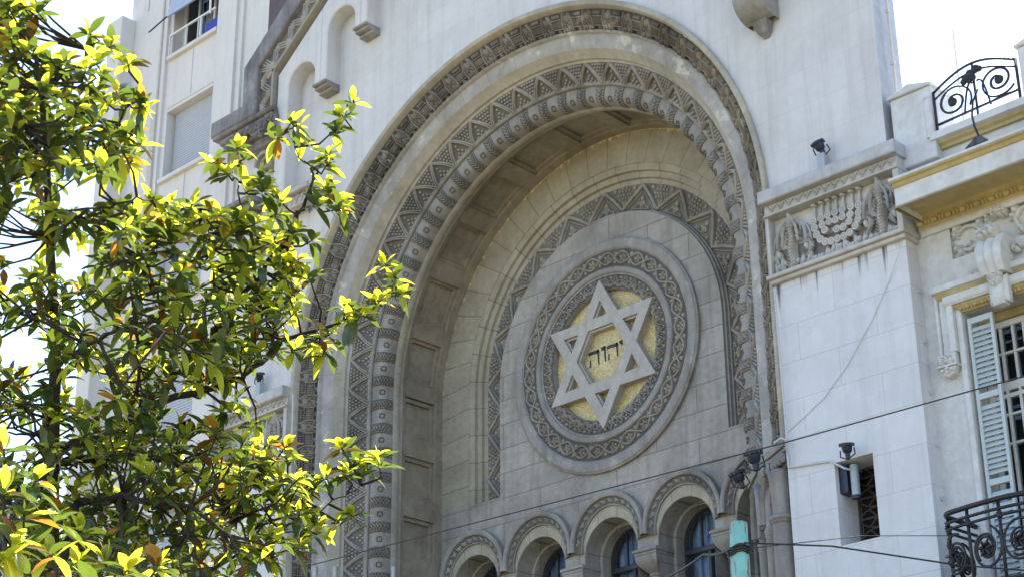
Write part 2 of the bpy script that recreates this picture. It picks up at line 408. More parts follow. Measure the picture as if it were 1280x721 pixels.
def block(m, P, s0, s1, u0, u1, h1, h0=-.03, ns=3, mi=0, b=.006):
    rows = []
    for i in range(ns+1):
        q = s0+(s1-s0)*i/ns
        rows.append([P(q,u0,h0),P(q,u0,h1-b),P(q,u0+b,h1),P(q,u1-b,h1),P(q,u1,h1-b),P(q,u1,h0)])
    m.grid(rows, mi)
    for r in (rows[0], rows[-1]): m.add(r, [(0,1,2,3,4,5)], mi)
def lathe_arc(m, prof, zb, zc0=.02, mi=0, nj=3, na=96):   # sweep a (r, y) profile along jamb - arc - jamb
    b = Band((prof[0][0],0,zc0),(prof[0][0]-.5,0,zc0),zb); rows = []; uv = []
    acc = [0]
    for i in range(1,len(prof)): acc.append(acc[-1]+hypot(prof[i][0]-prof[i-1][0],prof[i][1]-prof[i-1][1]))
    J = zc0-zb; R = prof[0][0]; S = [('l',i/nj) for i in range(nj)] + [('a',i/na) for i in range(na+1)] + [('r',(i+1)/nj) for i in range(nj)]
    for k, t in S:
        row = []
        for (r, y), a in zip(prof, acc):
            if k == 'l': row.append((-r,y,zb+J*t)); q = J*(t-1)
            elif k == 'a': row.append((r*cos(pi-pi*t),y,zc0+r*sin(pi-pi*t))); q = pi*R*t
            else: row.append((r,y,zc0-J*t)); q = pi*R+J*t
            uv.append((q*K,(a+.01)*K))
        rows.append(row)
    m.grid(rows, mi, uv=uv)

ZA = .05
# ================================================================= SYNAGOGUE
SY = thing('synagogue', (0,-1.75,ZG), 'pale stone synagogue with a deep carved round arch framing a six-pointed star', 'synagogue')
# gable wall, open under the arch
n = 72
poly = [(3.915,-.5),(5.39,-.5),(5.39,4.6),(4.74,5.16),(0,8.75),(-4.74,5.16),(-5.2,4.5),(-5.2,ZG),(-3.915,ZG)]
poly += [(3.915*cos(pi-pi*i/n), ZA+3.915*sin(pi-pi*i/n)) for i in range(n+1)]
m = M(); m.prism(poly, -1.75, -1.33); m.m[2] = 1; m.build('gable_wall', [MT['wall'], MT['flank']], SY)  # right side face takes the tone with painted-in shade
# body behind
m = M(); m.box(-4.985,-3.3,-1.70,3.5,4.6,11.5); m.build('dark_side_wall', MT['purple'], SY)
m = M(); m.box(-5.0,5.0,1.0,16,ZG,1.6); m.build('main_hall', MT['apt2'], SY)
# stepped round-arch frieze under the gable
LB = M()
CO = []
for sgn in (-1, 1):
    cs = [(-3.735+.83*k, 4.65+.56*k) for k in range(5)]
    for k, (x, z) in enumerate(cs):
        r = .29
        x0 = x-.415 if k else -4.27; x1 = x+.415
        zl = (z-.76) if k else 2.95; zr = z-.20
        top = lambda q: 4.97+.76*(q+4.24)
        p = [(x0,zl),(x-r,zl)] + [(x-r*cos(pi*j/16), z+r*sin(pi*j/16)) for j in range(17)] + [(x+r,zr),(x1,zr),(x1,top(x1)),(x0,top(x0))]
        if sgn > 0: p = [(-a, b) for a, b in p][::-1]
        LB.prism(p, -2.0, -1.75, .015)
        if k < 4: CO.append((x+.415 if sgn < 0 else -(x+.415), zr))
lb = LB.build('stepped_arch_frieze', MT['wall'], SY)
for x, z in CO:
    m = M(); w = .135
    for (za, zb_, ya) in ((z,-0.035+z,-2.03),(z-.035,z-.075,-1.98),(z-.075,z-.12,-1.9)):
        m.bbox(x-w,x+w,ya,-1.752,zb_,za,.008)
    m.build('corbel', MT['trim'], lb)
# sill and little arched niche under the frieze
m = M(); a, b_ = -4.27, -3.44; m.bbox(a,b_,-2.06,-1.752,2.87,2.948,.012); m.bbox(a+.04,b_-.04,-1.98,-1.752,2.70,2.869,.012)
F = Flat((a+.06,-1.98,2.72),(1,0,0),(0,0,1),(0,-1,0))
for i in range(6): m.rib(F.P, [(.02+.11*i,.01),(.075+.11*i,.13),(.13+.11*i,.01)], .03, .025)
m.build('sill', MT['frieze'], SY)
# coping of the gable
def rake(x, x0, z0, s=.76): return z0+s*(x-x0)
cp = M()
for g in (-1, 1):
    P_ = [(-5.67,4.43),(-4.615,4.43),(-4.615,5.19),(0,rake(0,-4.615,5.19,.78)),(0,rake(0,-4.945,5.31,.80)),(-4.945,5.31),(-4.945,4.68),(-5.67,4.68)]
    if g > 0: P_ = [(-a,b) for a,b in P_]
    cp.prism(P_, -2.12, -1.80, .02)
cop = cp.build('gable_coping', MT['dark'], SY)
# carved zigzag band inside the coping
zb_ = M(); zs = M()
for g in (-1, 1):
    def mx(o, d, e): return Flat((o[0] if g < 0 else -o[0], -2.03, o[1]), (d[0] if g < 0 else -d[0],0,d[1]), (e[0] if g < 0 else -e[0],0,e[1]), (0,-1,0))
    sl = sqrt(1+.76**2); d = (1/sl,.76/sl); e = (.76/sl,-1/sl)
    segs = [((-4.605,4.12),(0,1),(1,0),1.06,.26),((-4.605,5.18),d,e,5.6,.26)]
    for o, dd, ee, ln, wd in segs:
        F = mx(o, dd, ee)
        block(zb_, F.P, 0, ln, 0, wd, .0, -.1, 2, 1)
        block(zb_, F.P, 0, ln, wd, wd+.045, .035, -.1, 2, 2)
        q = 0; k = 0; pr = .20
        while q < ln-.05:
            a, b_ = (.012, wd-.012) if k % 2 == 0 else (wd-.012, .012)
            for off in (-.052, 0, .052):
                zb_.rib(F.P, [(q+off, a), (q+off+pr, b_)], .034, .034)
            sd = .04 if k % 2 == 0 else wd-.04
            for (da, du) in ((.0,0),(-.045,0),(.045,0),(0,.05),(-.03,.04),(.03,.04),(0,.09)):
                zb_.dome(F.P, q+pr+da, (wd-sd)+(-du if k % 2 == 0 else du)*1.0, .02,.02,.03,0,0,6)
            q += pr; k += 1
zb_.build('carved_zigzag', [MT['carve'], MT['carvebg'], MT['fillet']], SY)
# scrolled bracket under each foot of the gable
for g in (-1, 1):
    m = M()
    for (xl, xr, yf, z0, z1) in ((-5.62,-4.24,-2.12,4.36,4.425),(-5.52,-4.22,-2.06,4.27,4.36),(-5.36,-4.20,-1.98,4.16,4.27),(-5.20,-4.18,-1.90,4.02,4.16)):
        a0, a1 = (xl, xr) if g < 0 else (-xr, -xl)
        m.bbox(a0, a1, yf, -1.5, z0, z1, .02)
    F = Flat((g*4.78,-2.04,4.24),(1,0,0),(0,.25,1),(0,-1,.2))
    for i in range(5):
        a = -.46+.23*i
        m.spiral(F.P, a, 0, .085, 1.4, .035, .06, a0=i, sg=1 if i%2 else -1)
        m.leaf(F.P, a+.1, .07, .16, .07, -1.6, .06)
    for i in range(6): m.leaf(F.P, -.5+.2*i, -.16, .14, .09, .5 if i%2 else 2.4, .05)
    m.build('foot_bracket', MT['dark'], SY)
    m = M(); cx = g*4.50
    for i in range(2):
        r0, r1, y0 = ((.19,.14,-2.04),(.14,.09,-1.98))[i]
        o_ = [(cx+r0*cos(pi*j/14), 3.62+r0*sin(pi*j/14)) for j in range(15)]+[(cx-r1*cos(pi*j/14), 3.62+r1*sin(pi*j/14)) for j in range(15)]
        m.prism(o_, y0, -1.75, .008)
    m.prism([(cx+.10*cos(pi*j/10),3.60+.10*sin(pi*j/10)) for j in range(11)], -1.93, -1.75, .01)
    m.build('small_hood', MT['carve'], SY)
    m = M()
    for (hw, yf, z0, z1) in ((.30,-2.05,3.14,3.22),(.25,-1.98,3.06,3.14),(.18,-1.90,2.96,3.06)): m.bbox(g*5.03-hw,g*5.03+hw,yf,-1.5,z0,z1,.015)
    F = Flat((g*5.03,-2.0,3.04),(1,0,0),(0,.3,1),(0,-1,.3))
    for i in range(4): m.leaf(F.P, -.2+.13*i, -.08, .15, .1, pi/2, .05)
    m.build('bracket', MT['dark'], SY)
# rounded console near the right springing
for g in (1,):
    m = M(); rows = []
    for i in range(11):
        a = -pi/2*i/10
        rows.append([(g*4.05-.18, -1.80-.26*cos(a)-.05, 2.47+.26*sin(a)), (g*4.05+.18, -1.80-.26*cos(a)-.05, 2.47+.26*sin(a))])
    m.grid([[r[0],r[1]] for r in rows])
    for sx in (0,1):
        pr = [r[sx] for r in rows]; m.add(pr+[(pr[0][0],-1.751,2.47),(pr[0][0],-1.751,2.21)], [[11,*range(11),12]] )
    m.box(g*4.05-.18, g*4.05+.18, -2.11, -1.751, 2.47, 3.3)
    m.build('rounded_console', MT['trim'], SY)
    m = M(); vs = []
    for (hw, yf, z) in ((.10,-1.90,2.21),(.07,-1.82,2.09),(.035,-1.77,2.04)):
        vs += [(g*4.05-hw,-1.751,z),(g*4.05-hw,yf,z),(g*4.05+hw,yf,z),(g*4.05+hw,-1.751,z)]
    m.add(vs,[(0,1,5,4),(1,2,6,5),(2,3,7,6),(4,5,9,8),(5,6,10,9),(6,7,11,10),(8,9,10,11)]); m.build('console_drop', MT['dark'], SY)

ZA = .05
# ---------------------------------------------------------------- the great arch
ZB = -2.55
AR = bpy.data.objects.new('arch', None); C.objects.link(AR); AR.parent = SY
m = M(); lathe_arc(m, [(3.935,-1.74),(3.935,-1.80),(3.92,-1.815),(3.875,-1.80),(3.855,-1.76),(3.85,-1.70)], ZB, ZA); m.build('outer_fillet', MT['fillet'], AR, 40)
# leaf and volute band
B = Band((3.85,-1.715,ZA),(3.635,-1.535,ZA),ZB); m = M(); B.sheet(m, 1, 1)
W_ = B.wd; per = .352; k = 0; q = .02
while q < B.total-.3:
    c = q+per/2
    for sg in (-1, 1):
        x = c+sg*.085
        m.rib(B.P, [(x+sg*.055,.012),(x+sg*.035,.05),(x+sg*.005,W_*.42),(x+sg*.005,W_*.7),(x+sg*.02,W_*.86)], .036, .05)
        m.spiral(B.P, x+sg*.045, W_*.80, .042, 1.2, .024, .055, a0=(pi if sg > 0 else 0), sg=-sg, n=10)
    block(m, B.P, c-.07, c+.07, W_*.36, W_*.66, .022, ns=1)
    for i in range(5):
        m.rib(B.P, [(c-.06+.03*i, W_*.38),(c-.06+.03*i, W_*.64)], .018, .042)
    m.rib(B.P, [(c-.085,W_*.72),(c+.085,W_*.72)], .022, .035); m.rib(B.P, [(c-.08,W_*.30),(c+.08,W_*.30)], .02, .04)
    for i in range(4): m.dome(B.P, c-.045+.03*i, W_*.16, .014,.03,.04,0,0,6)
    for sg in (-1, 1): m.rib(B.P, [(c+sg*.135,.015),(c+sg*.118,W_*.4),(c+sg*.128,W_*.9)], .022, .04)
    m.leaf(B.P, c, W_*.74, .065, .06, pi/2, .04)
    e = q+per
    m.leaf(B.P, e, W_*.55, W_*.40, .075, pi/2, .045); m.leaf(B.P, e-.01, W_*.5, W_*.45, .07, -pi/2-.3, .045); m.leaf(B.P, e+.01, W_*.5, W_*.45, .07, -pi/2+.3, .045)
    m.leaf(B.P, e, W_*.5, .08, .05, .3, .04); m.leaf(B.P, e, W_*.5, .08, .05, pi-.3, .04)
    q += per
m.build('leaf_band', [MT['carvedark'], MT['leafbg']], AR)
m = M(); lathe_arc(m, [(3.645,-1.545),(3.64,-1.575),(3.625,-1.59),(3.61,-1.575),(3.60,-1.53),(3.585,-1.525),(3.54,-1.515),(3.47,-1.50),(3.432,-1.48)], ZB, ZA); m.build('smooth_cove', MT['smooth'], AR, 40)
m = M(); lathe_arc(m, [(3.432,-1.48),(3.425,-1.47),(3.375,-1.40),(3.345,-1.37),(3.343,-1.335),(3.318,-1.317)], ZB, ZA); m.build('inner_splay', MT['fillet'], AR, 40)
# lattice band of curved ribs with beads
B = Band((3.318,-1.315,ZA),(3.115,-1.130,ZA),ZB); m = M(); B.sheet(m, 1, 1)
w = B.wd; nper = round(B.total/.405); per = B.total/nper
for i in range(nper):
    q = i*per
    for sg in (-1, 1):
        base = q if sg > 0 else q+per
        for off in (.0, .034):
            pts = []
            for j in range(7):
                t = j/6; u = w*(1-t)
                pts.append((base+sg*(per/2)*(t**1.45)+sg*off*(1-.3*t)*(1 if t < .99 else .6), min(w-.005, max(.006,u))))
            m.rib(B.P, pts, .026, .038)
    c = q+per/2
    for (da, u) in ((0,.42),(0,.62),(-.035,.76),(.035,.76),(0,.88),(-.07,.9),(.07,.9)):
        m.dome(B.P, c+da, w*u, .02,.022,.03, 0, 0, 6)
    c = q
    for r_, cnt in ((.10,5),(.25,4),(.40,3),(.55,2),(.70,1)):
        for j in range(cnt): m.dome(B.P, c+(j-(cnt-1)/2)*.045, w*r_, .018,.02,.03, 0, 0, 6)
m.build('lattice_band', [MT['carve'], MT['carvebg']], AR)
m = M(); lathe_arc(m, [(3.118+.034*cos(a), -1.120+.034*sin(a)) for a in [pi*.95+pi*1.25*i/8-pi*.35 for i in range(9)]], ZB, ZA); m.build('thin_roll', MT['trim'], AR, True)
# half-round with blocks
B = Band((3.092,-1.098,ZA),(2.885,-.905,ZA),ZB, .085); m = M(); B.sheet(m, 8, 0)
w = B.wd; nper = round(B.total/.332); per = B.total/nper
for i in range(nper):
    q = i*per
    rows = []
    for a in (q, q+.005, q+.135, q+.14):
        hh = .016 if a in (q+.005, q+.135) else -.004
        rows.append([B.P(a, w*(.02+.96*j/8), hh) for j in range(9)])
    m.grid(rows, 1)
    for j in range(9):
        u = w*(.08+.84*j/8)
        m.dome(B.P, q+.012, u, .013,.012,.034,0,0,6); m.dome(B.P, q+.128, u, .013,.012,.034,0,0,6)
    for j in range(6):
        u = w*(.06+.72*j/5)
        m.rib(B.P, [(q+.03,u),(q+.07,u+w*.13),(q+.11,u)], .022, .04, h0=.01)
    c = q+.14+(per-.14)/2
    for (a, u) in ((-1,-1),(-1,1),(1,-1),(1,1),(0,-1.25),(0,1.25),(-1.25,0),(1.25,0)):
        m.dome(B.P, c+a*.024, w/2+u*.026, .0125,.0125,.016,0,1,6, h0=-.004)
m.build('block_roll', [MT['trim'], MT['carvebg']], AR, 35)
m = M(); lathe_arc(m, [(2.885,-.905),(2.872,-.88),(2.872,-.81),(2.885,-.79),(2.915,-.785),(2.915,-.715),(2.935,-.70),(2.968,-.70)], ZB, ZA); m.build('inner_fillet', MT['fillet'], AR, 40)
# coffered soffit
B = Band((2.968,-.70,ZA),(2.945,.06,ZA),-5.2); m = M()
B.sheet(m, 2, 0, -.085)
w = B.wd; jl = B.J
block(m, B.P, 0, B.total, 0, .075, .0, -.09, 130); block(m, B.P, 0, B.total, w-.155, w, .0, -.09, 130)
def rib_between(a, b): block(m, B.P, a, b, .07, w-.15, -.002, -.09, 4)
def step(a, b):
    t = .05
    block(m, B.P, a, a+t, .074, w-.154, -.04, -.09, 2); block(m, B.P, b-t, b, .074, w-.154, -.04, -.09, 2)
    block(m, B.P, a, b, .074, .074+t, -.041, -.09, 4); block(m, B.P, a, b, w-.154-t, w-.154, -.041, -.09, 4)
for side in (0, 1):
    for k in range(7):
        z1 = ZA+.02-.82*k; s1 = jl-(ZA-z1); s0 = s1-.56
        a, b = (s0, s1) if side == 0 else (B.total-s1, B.total-s0)
        if a > 0 and b < B.total: step(a, b)
        r0 = s0-.26; a, b = (max(0,r0), s0) if side == 0 else (B.total-s0, B.total-max(0,r0))
        if b > a and s0 > 0: rib_between(a, b)
na = 11; pa = (B.arc-.0)/na
for i in range(na):
    a0 = jl+pa*i
    rib_between(a0 + (.03 if i == 0 else 0), a0+.24); step(a0+.24, a0+pa)
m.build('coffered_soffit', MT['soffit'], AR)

ZA = .03
# ---------------------------------------------------------------- tympanum
TY = .04
TP = bpy.data.objects.new('tympanum', None); C.objects.link(TP); TP.parent = SY
# voussoir ring between the soffit and the blind arch
B = Band((2.97,TY,ZA),(2.44,TY,.11),-1.43); m = M(); B.sheet(m); m.build('voussoir_ring', MT['vouss'], TP)
RI, ZI = 1.855, .03
m = M(); rows = []
for i in range(145):
    t = 2*pi*i/144; dx, dz = cos(t), sin(t)
    # outline: arc above, straight legs and base below
    k = RI
    if dz < 0: k = min(RI/abs(dx) if abs(dx) > 1e-6 else 9, 1.43/abs(dz))
    rows.append([(k*dx, TY, k*dz + (ZI if dz >= 0 else ZI*max(0,1+dz*3))), (1.30*dx, TY, 1.30*dz)])
for c in ((-RI,-1.43),(RI,-1.43)):
    pass
m.grid(rows)
m.add([(RI,TY+.003,-1.43),(RI,TY+.003,-1.15),(1.40,TY+.003,-1.43)],[(0,1,2)]); m.add([(-RI,TY+.003,-1.43),(-RI,TY+.003,-1.15),(-1.40,TY+.003,-1.43)],[(0,1,2)])
# lower wall with the five arch heads
XS = [-2.314,-1.157,0,1.157,2.314]; RO = .41; ZO = -2.52
low = [(-2.98,-1.43),(2.98,-1.43),(2.98,-5.2),(2.724,-5.2)]
for x in reversed(XS):
    low += [(x+RO,-2.62)] + [(x+RO*cos(pi*i/20), ZO+RO*sin(pi*i/20)) for i in range(21)] + [(x-RO,-2.62)]
low += [(-2.724,-5.2),(-2.98,-5.2)]
m.prism(low, TY, .30, 0, 0, False)
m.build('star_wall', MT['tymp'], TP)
m = M(); rf = random.Random(3); th = radians(176); r0 = 2.966; top = []; low = []
while th > radians(60):
    d0 = rf.choice((.004,.008,.014,.02,.006,.03,.010,.004,.004,.055))*rf.uniform(.6,1.3)
    top.append((r0*cos(th),TY-.004,ZA+r0*sin(th))); low.append(((r0-d0)*cos(th),TY-.004,ZA+(r0-d0)*sin(th)))
    th -= rf.uniform(.004,.016)
m.grid([top, low])
m.build('flaking_paint', MT['flake'], TP)
# stepped moulding and carved triangles of the blind arch
def blind_profile(prof, zb):      # prof: (radius, y, zc)
    mm = M(); rows = []
    R = 2.2; J = 1.43; uv = []
    for k in range(-3, 100):
        row = []
        for (r, y, zc) in prof:
            if k < 0: row.append((-r, y, zb+(zc-zb)*(k+3)/3)); q = -1.43*(-k)/3
            elif k <= 96: t = pi-pi*k/96; row.append((r*cos(t), y, zc+r*sin(t))); q = pi*R*k/96
            else: row.append((r, y, zc-(zc-zb)*(k-96)/3)); q = pi*R+1.43*(k-96)/3
            uv.append((q*K, .02))
        rows.append(row)
    mm.grid(rows, 0, uv=uv); return mm
BA = (2.20,TY+.13,.10); BB = (1.90,TY+.13,.03)
m = blind_profile([(2.44,TY,.11),(2.43,TY+.02,.11),(2.35,TY+.03,.105),(2.345,TY+.075,.105),(2.27,TY+.08,.10),(2.265,TY+.125,.10),(2.20,TY+.131,.10)], -1.43)
m.build('stepped_moulding', MT['vouss'], TP, 40)
m = blind_profile([(1.90,TY+.131,.03),(1.897,TY+.09,.03),(1.882,TY+.085,.03),(1.878,TY+.04,.03),(1.857,TY+.036,.03),(1.855,TY,.03)], -1.43); m.build('inner_moulding', MT['trim'], TP, 40)
B = Band(BA, BB, -1.43); m = M(); B.sheet(m, 1, 1); w = B.wd
npr = 15; per = B.total/npr
for i in range(npr):
    q = i*per; c = q+per/2
    for sg in (-1, 1):
        base = q if sg > 0 else q+per
        m.rib(B.P, [(base,w-.02),(base+sg*per/4,w/2),(c,.02)], .046, .055)
        m.rib(B.P, [(base+sg*.065,w-.03),(base+sg*(per/4+.04),w/2+.03),(c-sg*.01,.085)], .018, .03)
    # fruit and leaves in the inner triangle
    for (a, u, rr) in ((0,.55,.05),(-.05,.74,.035),(.05,.74,.035),(0,.76,.03),(-.13,.88,.03),(.13,.88,.03),(-.09,.84,.025),(.09,.84,.025)):
        m.dome(B.P, c+a, w*u, rr*.75, rr*.75, .03, 0, 0, 7)
    for a in (-.5,-.2,.2,.5): m.leaf(B.P, c+a*.1, w*.62, .12, .045, pi/2+a*2, .04)
    m.rib(B.P, [(c-.16,w*.93),(c+.16,w*.93)], .02, .03)
    # rosette in the outer triangle
    cc = q; uu = w*.34
    m.dome(B.P, cc, uu, .024,.024,.04,0,0,7)
    for ringn, rr, cnt in ((0,.055,6),(1,.098,10)):
        for j in range(cnt):
            a = 2*pi*j/cnt; m.dome(B.P, cc+rr*cos(a), uu+rr*.85*sin(a), .02,.02,.034-.006*ringn,0,0,6)
    m.leaf(B.P, cc, w*.6, .09, .06, pi/2, .04)
    for a in (-1, 1): m.dome(B.P, cc+a*.16, w*.12, .03,.03,.03,0,0,6)
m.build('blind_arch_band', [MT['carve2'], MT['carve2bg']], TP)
for g in (-1, 1):
    m = M(); m.bbox(min(g*1.85,g*2.45), max(g*1.85,g*2.45), TY-.002, TY+.14, -1.47, -1.43, .004)
    m.build('band_sill', MT['trim'], TP)

# ---------------------------------------------------------------- medallion
MD = bpy.data.objects.new('medallion', None); C.objects.link(MD); MD.parent = SY
def full(prof, n=96, mi=0, mm=None):
    mm = mm or M(); rows = []; uv = []
    for i in range(n+1):
        a = 2*pi*i/n
        rows.append([(r*sin(a), y, r*cos(a)) for r, y in prof]); uv += [(a*1.4*K, .02)]*len(prof)
    mm.grid(rows, mi, uv=uv); return mm
full([(1.535,TY+.02),(1.533,TY-.045),(1.515,TY-.052),(1.505,TY-.066),(1.48,TY-.072),(1.40,TY-.07),(1.385,TY-.062),(1.38,TY-.052),(1.372,TY-.05),(1.370,TY-.035)]).build('outer_ring', MT['ring'], MD, 40)
R_ = Ring(1.371,1.140,TY-.038); m = full([(1.373,TY-.038),(1.138,TY-.038)], mi=1)
nu = 30; pr = R_.total/nu; w = R_.wd
for ph in (0, pi):
    pts = [(R_.total*i/(nu*8), w/2+.078*sin(2*pi*(i/8)/2+ph)) for i in range(nu*8+1)]
    m.rib(R_.P, pts, .030, .04)
for i in range(nu):
    c = (i+.5)*pr
    m.dome(R_.P, c, w/2, .022,.022,.042,0,0,6)
    for j in range(5):
        a = 2*pi*j/5+i; m.leaf(R_.P, c+.012*cos(a), w/2+.012*sin(a), .055, .036, a, .036)
    e = i*pr
    for sg in (-1, 1):
        m.leaf(R_.P, e, w/2+sg*.028, .06, .05, sg*pi/2, .03)
m.build('scroll_band', [MT['carve2'], MT['teethbg']], MD)
full([(1.142,TY-.035),(1.14,TY-.055),(1.13,TY-.066),(1.11,TY-.07),(1.075,TY-.066),(1.062,TY-.055),(1.058,TY-.04),(1.036,TY-.037),(1.034,TY-.02)]).build('middle_roll', MT['ring'], MD, 50)
R_ = Ring(1.034,.865,TY-.024); m = full([(1.036,TY-.024),(.865,TY-.024),(.862,TY+.16)], mi=1)
nu = 36; pr = R_.total/nu; w = R_.wd
for i in range(nu):
    q = i*pr
    for o_ in (0, .04):
        if o_ and False: continue
        m.rib(R_.P, [(q+o_*.6,w-.012-0),(q+pr/2,.02+o_*1.6),(q+pr-o_*.6,w-.012)], .022, .034)
    m.dome(R_.P, q+pr/2, w*.72, .018,.022,.03,0,0,6)
    m.dome(R_.P, q, w*.22, .022,.02,.03,0,0,6); m.dome(R_.P, q-.02, w*.45, .012,.014,.026,0,0,6); m.dome(R_.P, q+.02, w*.45, .012,.014,.026,0,0,6)
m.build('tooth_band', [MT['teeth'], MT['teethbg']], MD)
m = full([(.866,TY-.024),(.856,TY-.032),(.848,TY-.015),(.846,TY+.16)]); m.build('gold_rim', MT['trim'], MD, 40)
m = M(); m.add([(.86*cos(2*pi*i/64), TY+.045, .86*sin(2*pi*i/64)) for i in range(64)], [list(range(64))]); m.build('gold_mosaic_disc', MT['gold'], MD)
# the six-pointed star, two stepped layers
def starmesh(Rt, wbar, y0, y1, b, mm):
    s3 = sqrt(3)
    tip = [(Rt*cos(radians(90+60*i)), Rt*sin(radians(90+60*i))) for i in range(6)]
    notch = [(Rt/s3*cos(radians(120+60*i)), Rt/s3*sin(radians(120+60*i))) for i in range(6)]
    ap = Rt/2-wbar; rv = ap*2/s3
    hexa = [(rv*cos(radians(120+60*i)), rv*sin(radians(120+60*i))) for i in range(6)]
    # small triangles: apex at the tip side
    for i in range(6):
        t = radians(90+60*i); ux, uz = cos(t), sin(t); px_, pz_ = -uz, ux
        A = Rt-2*wbar; base = Rt/2
        half = (A-base)/s3
        tri = [(ux*A, uz*A), (ux*base+px_*half, uz*base+pz_*half), (ux*base-px_*half, uz*base-pz_*half)]
        T = tip[i]; N0 = notch[i-1]; N1 = notch[i]; H0 = hexa[i-1]; H1 = hexa[i]
        quads = [(T, tri[0], tri[1], N1), (T, N0, tri[2], tri[0]), (N0, H0, H1, N1) , (N0, N1, tri[1], tri[2])]
        quads = [(T, N1, tri[1], tri[0]), (T, tri[0], tri[2], N0), (tri[1], N1, H1, H0, N0, tri[2])]
        for qd in quads: mm.add([(x,y0,z) for x,z in qd], [list(range(len(qd)))])
        for loop in ([N0, T, N1], ):
            for a, b2 in zip(loop, loop[1:]): mm.add([(a[0],y0,a[1]),(b2[0],y0,b2[1]),(b2[0],y1,b2[1]),(a[0],y1,a[1])],[(0,1,2,3)])
        for a, b2 in zip(tri, tri[1:]+tri[:1]): mm.add([(a[0],y0,a[1]),(b2[0],y0,b2[1]),(b2[0],y1,b2[1]),(a[0],y1,a[1])],[(0,1,2,3)])
        mm.add([(H0[0],y0,H0[1]),(H1[0],y0,H1[1]),(H1[0],y1,H1[1]),(H0[0],y1,H0[1])],[(0,1,2,3)])
m = M(); starmesh(1.0, .140, -.035, .01, 0, m); starmesh(.985, .158, .0, TY+.10, 0, m); m.build('six_pointed_star', MT['star'], MD)
# the inscription
def stroke(mm, pts, w0, w1, y=TY+.040):
    n = len(pts); L = []; R = []
    for i, (x, z) in enumerate(pts):
        a = pts[max(i-1,0)]; b = pts[min(i+1,n-1)]; dx, dz = b[0]-a[0], b[1]-a[1]; l = hypot(dx,dz) or 1
        ww = w0+(w1-w0)*i/(n-1); L.append((x-dz/l*ww/2, z+dx/l*ww/2)); R.append((x+dz/l*ww/2, z-dx/l*ww/2))
    mm.prism(L+R[::-1], y, y+.02, 0)
def he(mm, x0, x1, zt, zb):
    stroke(mm, [(x0-.012,zt-.004),(x0+.03,zt+.004),(x1-.03,zt),(x1+.006,zt+.006)], .044, .044)
    stroke(mm, [(x1-.008,zt+.02),(x1-.004,(zt+zb)/2),(x1-.002,zb)], .034, .018)
    stroke(mm, [(x0+.018,zt-.085),(x0+.016,zb+.05),(x0+.014,zb-.01)], .014, .022)
m = M()
he(m, -.300, -.143, .100, -.075); he(m, .010, .172, .105, -.055)
stroke(m, [(-.098,.112),(-.06,.118),(-.035,.115)], .05, .05); stroke(m, [(-.04,.135),(-.036,.03),(-.033,-.066)], .034, .018)
stroke(m, [(.208,.112),(.232,.122),(.252,.112)], .05, .05); stroke(m, [(.244,.12),(.25,.092),(.245,.066)], .028, .012)
m.build('inscription', MT['letter'], MD)

